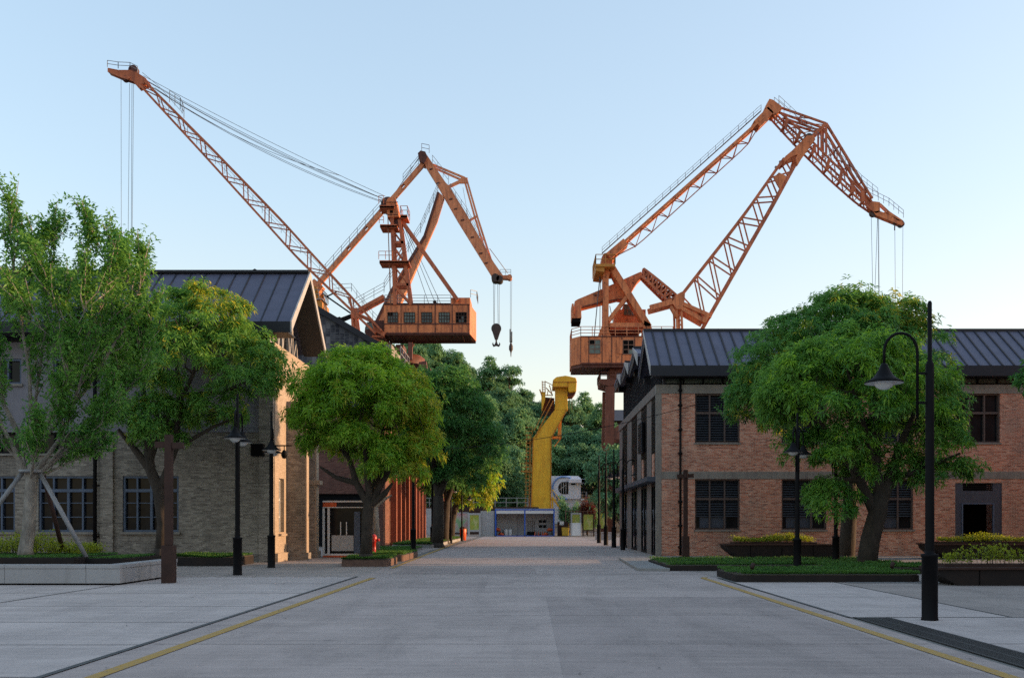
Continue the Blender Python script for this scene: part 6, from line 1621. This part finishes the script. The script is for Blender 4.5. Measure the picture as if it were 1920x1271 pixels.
def shrubs(parent, x0, x1, y0, y1, z, h, n, seed, mat='leaf_shrub', L=.075, Wl=.045):
    rng = np.random.default_rng(seed); k = n//9
    st = np.stack([rng.uniform(x0, x1, k), rng.uniform(y0, y1, k), np.full(k, z)], 1)
    hh = h*(.6+.5*rng.random(k))*(.8+.3*np.sin(st[:, 0]*2.1+seed))
    B = np.repeat(st, 9, 0); u = rng.uniform(.15, 1, len(B)); B[:, 2] += np.repeat(hh, 9)*u; B[:, :2] += rng.normal(size=(len(B), 2))*(.03+.08*u)[:, None]
    D = rng.normal(size=B.shape); D[:, 2] = np.abs(D[:, 2])*.8+.25
    o = leaves('foliage', B, D, L, Wl, M[mat], parent, seed, .1)
    m = MB()
    for i in range(0, k, 3): m.bar(tuple(st[i]), (st[i][0], st[i][1], z+hh[i]*.7), .008)
    st_ = m.build('stem', M['bark'], parent); st_['kind'] = 'stuff'; return o
# granite planter near left
gx1 = -10.33; gy0, gy1 = 25.1, 29.2
t = thing('granite_planter', 'low pale granite planter with slab joints at the left edge', 'planter', (-14, 27, 0))
m = MB(); hh = .52
x = gx1
for wd in (.86, 2.05, 1.95, 2.0, 1.9, 2.0, 2.0, 2.0):
    m.box(x-wd+.008, x-.0, gy0, gy0+.42, .05, hh-.10); m.box(x-wd+.006, x, gy0-.015, gy0+.44, hh-.096, hh); x -= wd
y = gy0+.425
for k in range(9): m.box(gx1-.42, gx1, y+.004, y+.40, .05, hh-.10); m.box(gx1-.44, gx1+.015, y+.003, y+.402, hh-.096, hh); y += .407
m.build('slab', M['stone'], t, bevel=.008)
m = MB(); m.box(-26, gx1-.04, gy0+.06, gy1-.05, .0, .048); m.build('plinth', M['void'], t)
m = MB(); m.box(-26, -11.9, gy0+.9, gy1-.03, .05, .66); m.box(-12.0+.103, -10.9, gy0+1.6, gy1-.04, .05, .62); m.build('inner_edging', M['corten'], t)
def flat_grass(parent, x0, x1, y0, y1, z, n, seed):
    rng = np.random.default_rng(seed); B = np.stack([rng.uniform(x0, x1, n), rng.uniform(y0, y1, n), np.full(n, z)], 1); D = rng.normal(size=B.shape)*.5; D[:, 2] = 1
    o = leaves('grass', B, D, .10, .022, M['grassblade'], parent, seed, .3); o['kind'] = 'stuff'
flat_grass(t, -20, -12.0, gy0+.95, gy1-.08, .655, 14000, 61); flat_grass(t, -12.0, -10.95, gy0+1.65, gy1-.08, .615, 3000, 62)
s = thing('shrub_row', 'yellow green shrubs along the back of the granite planter', 'shrubs', (-14, 28.6, .66))
shrubs(s, -20, -12.35, 27.8, 29.1, .66, .62, 9000, 63)
# long corten planters right
def bench_planter(label, slabel, x0, x1, y0, y1, z0, z1, px0, px1, seed, hs=.45, n=4200):
    t = thing('planter_bench', label, 'planter', ((x0+x1)/2, (y0+y1)/2, 0))
    m = MB()
    m.prism([(x0, y0, z1-.06), (x1, y0, z1-.06), (x1, y0, z0), (x0+.5, y0, z0), (x0+.02, y0, z1-.2)], (0, y1-y0, 0)); m.build('box', M['corten'], t)
    m = MB(); m.box(x0-.08, x1+.08, y0-.06, y1+.04, z1-.057, z1); m.build('seat_rim', M['brown_metal'], t, bevel=.006)
    m = MB(); x = x0+1.0
    while x < x1-.3: m.box(x-.012, x+.012, y0-.012, y0-.003, z0+.02, z1-.07); x += 1.35
    m.build('panel_joint', M['void'], t)
    m = MB(); m.box(px0-.1, px1+.1, y0+.3, y1-.2, z1+.002, z1+.07); m.build('inner_box', M['brown_metal'], t)
    s = thing('planter_shrubs', slabel, 'shrubs', ((px0+px1)/2, (y0+y1)/2, z1)); shrubs(s, px0, px1, y0+.35, y1-.25, z1+.06, hs, n, seed)
bench_planter('near dark corten planter bench at the right edge behind the tall lamp', 'leafy green shrubs in the near corten bench at the right edge', 10.25, 19, 24.9, 26.2-.2, .0, .46, 10.6, 18.6, 71, .5, 4000)
bench_planter('far dark corten bench cantilevered before the shuttered windows', 'yellow green shrubs in the bench before the shuttered windows', G(1364, 0+1047)[0]*43.0/43.3, (1561-VX)/F*43, 43, 44.6, .06, .64, (1381-VX)/F*43+.1, (1531-VX)/F*43, 72, .36, 4200)
bench_planter('far dark corten bench in front of the open steel doorway', 'yellow green shrubs in the bench before the steel doorway', (1752-VX)/F*42.5, 24, 42.5, 44.3, .06, .66, (1780-VX)/F*42.5, 23.6, 73, .38, 4600)
# red cordyline and dark bush beyond the fence
s = thing('red_bush', 'spiky dark red bush behind the fence posters', 'bush', (W(1100, 0, 118).x, 118, 0)); shrubs(s, W(1088, 0, 118).x, W(1114, 0, 118).x, 117.5, 119, 1.5, 2.6, 1600, 75, 'leaf_red', .5, .1)
s = thing('dark_bush', 'dark green spiky bush below the white house', 'bush', (W(1068, 0, 120).x, 120, 0)); shrubs(s, W(1050, 0, 120).x, W(1084, 0, 120).x, 119.5, 121, 1.2, 3.4, 2600, 76, 'leaf_hill', .5, .12)
# ================================================================== lamp posts
def lamp(label, arms=(0,)):
    """5.2 m black post, swan-neck arm with a bell shade; arms: directions in radians"""
    t = thing('lamp_post', label, 'lamp post', (0, 0, 0), group=None)
    m = MB(); m.lathe((0, 0, 0), [(.001, 0), (.135, 0), (.135, .02), (.125, .04), (.125, 1.02), (.14, 1.03), (.14, 1.07), (.08, 1.08), (.08, 1.14)], 18); m.build('base_sleeve', M['dkmetal'], t)
    m = MB(); m.lathe((0, 0, 1.14), [(.072, 0), (.068, 2.0), (.066, 3.0), (.05, 3.04), (.035, 3.07), (.034, 4.0), (.02, 4.03), (.001, 4.03)], 14); m.build('pole', M['dkmetal'], t)
    for ai in arms:
        u = V((math.cos(ai), math.sin(ai), 0)); P = lambda r, z: u*r + V((0, 0, z))
        m = MB(); pts = [P(.20, 3.25), P(.20, 4.35)] + [P(.20+.27+.27*math.cos(math.pi*(1-k/10.))*1.0*-1*-1 if False else .20+.27*(1-math.cos(math.pi*k/10.)), 4.35+.30*math.sin(math.pi*k/10.)) for k in range(1, 11)] + [P(.74, 4.12)]
        m.path(pts, .024, 8); m.bar(P(.05, 3.52), P(.20, 3.52), .035); m.bar(P(.05, 4.0), P(.20, 4.0), .035)
        a_ = m.build('arm', M['dkmetal'], t)
        c0 = P(.74, 0)
        m = MB(); m.lathe((c0.x, c0.y, 3.84), [(.30, .0), (.31, .012), (.20, .07), (.14, .13), (.085, .22), (.055, .30), (.035, .32), (.001, .32)], 20); m.build('lamp_shade', M['dkmetal'], t)
        m = MB(); m.lathe((c0.x, c0.y, 3.84), [(.001, -.11), (.07, -.10), (.13, -.06), (.165, 0), (.165, .02)], 18); m.build('lamp_bowl', M['lampglass'], t)
        m = MB(); m.lathe((c0.x, c0.y, 3.838), [(.17, .004), (.305, -.002)], 20); m.build('shade_rim', M['lampglass'], t)
    return t
L1 = lamp('tall black lamp post in the foreground right with bell shade', (R(180),)); L1.location = (6.49, 16.15, 0.008); L1['group'] = 'black street lamp posts'
L2 = lamp('black two lamp post by the pavement left of the leaning brown post gap', (R(-79), R(96))); L2['group'] = 'black street lamp posts'
L2['label'] = 'black twin lamp post on the left pavement, nearer one before the hall'
L2.location = (-8.77, 29.9, 0.008); L2.scale = (1.05, 1.05, 1.05)
gL = 'black street lamp posts'
place(L2, (-9.0, 34.7, .006), R(4), 1.05, 'black twin lamp post beside the sunlit hall corner', gL)
place(L2, (8.55, 31.8, .006), R(-36), .98, 'black twin lamp post rising from the right grass beds', gL)
place(L1, (10.95, 35.6, .006), R(40), 1.0, 'black lamp post half hidden in the forked mango foliage', gL)
for px, Y_, s, lab in ((775, 52.5, 1.12, 'dark lamp post against the orange lit brick fins'), (811, 63.5, 1.18, 'dark lamp post in front of the dense roadside tree trunks')):
    place(L1, ((px-VX)/F*Y_, Y_, .006), R(250) if px == 811 else R(80), s, lab, gL)
place(L1, ((866-VX)/F*82, 82, .006), R(200), .9, 'slim far lamp post under the yellow green tree', gL)
place(L1, ((845-VX)/F*74, 74, .006), R(120), 1.0, 'lamp post between the tree trunks beside the far kerb', gL)
for px, Y_, s, lab in ((1123, 75, 1.28, 'farthest black lamp of the right hand row, nearest the posters'), (1136, 68, 1.22, 'second farthest black lamp of the right hand row'), (1151, 62, 1.18, 'third farthest black lamp of the right hand row, near the side bays'), (1168, 56.5, 1.10, 'black lamp nearest the side bays of the warehouse')):
    place(L1, ((px-VX)/F*Y_, Y_, .006), R(195), s, lab, gL)
# brown steel cross posts
def cross_post(label):
    t = thing('cross_post', label, 'post', (0, 0, 0))
    m = MB(); m.box(-.15, .15, -.15, .15, 0, .98); m.build('sleeve', M['brown_metal'], t, bevel=.01)
    m = MB(); m.box(-.09, .09, -.09, .09, .983, 3.86); m.build('post', M['brown_metal'], t, bevel=.006)
    m = MB(); m.box(-.35, .37, -.10, .10, 3.50, 3.68) if False else (m.box(-.35, -.093, -.07, .07, 3.52, 3.68), m.box(.093, .38, -.07, .07, 3.50, 3.66), m.box(-.05, .05, .093, .3, 3.5, 3.66)); m.build('cross_arm', M['brown_metal'], t, bevel=.006)
    return t
c1 = cross_post('rust brown square post with short cross arms by the granite planter'); c1.location = (-9.42, 26.0, .008)
place(c1, (6.8, 43.4, .008), R(180), 1.0, 'rust brown cross armed post before the warehouse corner')
# red hydrant
Yh = 41.5; x = (701-VX)/F*Yh
t = thing('fire_hydrant', 'red fire hydrant standing in the bed by the roadside mango', 'hydrant', (x, Yh, .2))
m = MB(); m.lathe((x, Yh, .2), [(.001, 0), (.16, 0), (.16, .05), (.09, .07), (.085, .55), (.12, .57), (.13, .75), (.10, .84), (.04, .88), (.001, .9)], 16); m.build('barrel', M['hydrant'], t)
m = MB(); m.disc((x-.17, Yh, .85), .055, (1, 0, 0), .14); m.disc((x+.17, Yh, .85), .055, (1, 0, 0), .14); m.disc((x, Yh-.16, .82), .07, (0, 1, 0), .12); m.build('outlet', M['hydrant'], t)
# white marker post and old pale trunk by the hydrant
x = (694-VX)/F*43; t = thing('marker_post', 'thin white marker post behind the red hydrant', 'post', (x, 43, .2)); m = MB(); m.box(x-.05, x+.05, 42.95, 43.05, .2, 1.9); m.build('post', M['white'], t, bevel=.01)
m = MB(); m.box(x-.052, x+.052, 42.948, 43.052, 1.2, 1.4); m.build('band', M['hydrant'], t)
Y = 44.0
broad_tree('young_tree', 'slim pale barked young tree behind the red hydrant', 'tree', [(TP(708, 1046, Y), .14), (TP(706, 990, Y), .13), (TP(704, 950, Y), .12)], [[(TP(704, 950, Y), .1), (TP(722, 935, Y), .07), (TP(735, 928, Y), .03)], [(TP(704, 955, Y), .08), (TP(690, 915, Y), .05), (TP(685, 880, Y), .03)]], [lobe(700, 880, 40, 40, Y, 1.0)], 20, M['leaf_mango'], 77, .22, .06, 14, 8, .5, bark=M['bark_pale'])
# orange bin by the far left kerb
x = (868-VX)/F*86; t = thing('litter_bin', 'small orange bin at the far left kerb under the yellow tree', 'bin', (x, 86, 0)); m = MB(); m.lathe((x, 86, 0), [(.001, 0), (.26, 0), (.3, .95), (.28, 1.0)], 14); m.build('body', M['orangeplastic'], t); m = MB(); m.lathe((x, 86, 1.0), [(.31, 0), (.25, .14), (.001, .2)], 14); m.build('lid', M['brown_metal'], t)
# garden spike lights in the right bed
for px, py, Y_, lab in ((1411, 1066, 27.0, 'small copper spike light at the near end of the right bed'), (1673, 1068, 27.6, 'small copper spike light right of the forked trunk')):
    q = W(px, py, Y_); t = thing('spike_light', lab, 'garden light', (q.x, Y_, .18)); m = MB(); m.tube((q.x, Y_, .18), (q.x, Y_, .36), .012); m.build('spike', M['brown_metal'], t); m = MB(); m.tube((q.x-.03, Y_-.05, .34), (q.x+.03, Y_+.03, .46), .05, .06, 10); m.build('head', M['brown_metal'], t)
# low dark plinths by the far right kerb
for k, px in enumerate((1127, 1143)):
    x = (px-VX)/F*88; t = thing('stone_block', ('low grey stone block beside the farthest right lamp', 'low grey stone block nearest the warehouse end')[k], 'block', (x, 88, 0)); m = MB(); m.box(x-.5, x+.5, 87.6, 88.4, 0, .6); m.box(x-.55, x+.55, 87.55, 88.45, .603, .68); m.build('block', M['stone'], t, bevel=.02)

# ------------------------------------------------------------------ separate pieces become parts of their own
def split_pieces(o):
    me = o.data; n = len(me.vertices); par = list(range(n))
    def find(i):
        while par[i] != i: par[i] = par[par[i]]; i = par[i]
        return i
    for e in me.edges:
        a_, b_ = find(e.vertices[0]), find(e.vertices[1])
        if a_ != b_: par[a_] = b_
    groups = {}
    for p in me.polygons: groups.setdefault(find(p.vertices[0]), []).append(p)
    if len(groups) < 2: return
    name = o.name.split('.')[0]
    for gi, polys in enumerate(groups.values()):
        idx = {}; vs = []; fs = []; sm = []
        for p in polys:
            f = []
            for i in p.vertices:
                if i not in idx: idx[i] = len(vs); vs.append(tuple(me.vertices[i].co))
                f.append(idx[i])
            fs.append(f); sm.append(p.use_smooth)
        m2 = bpy.data.meshes.new(name); m2.from_pydata(vs, [], fs); m2.polygons.foreach_set('use_smooth', sm)
        for mt in me.materials: m2.materials.append(mt)
        m2.update()
        if gi == 0: o.data = m2
        else:
            c_ = o.copy(); c_.data = m2; col.objects.link(c_)
for o in list(sc.objects):
    if o.type == 'MESH' and o.name.split('.')[0] in ('hoist_rope', 'pendant_rope', 'luffing_rope', 'sheave', 'gusset_plate', 'floodlight', 'wheel', 'door_handle', 'platform', 'door_decal', 'valance', 'stake'):
        split_pieces(o)
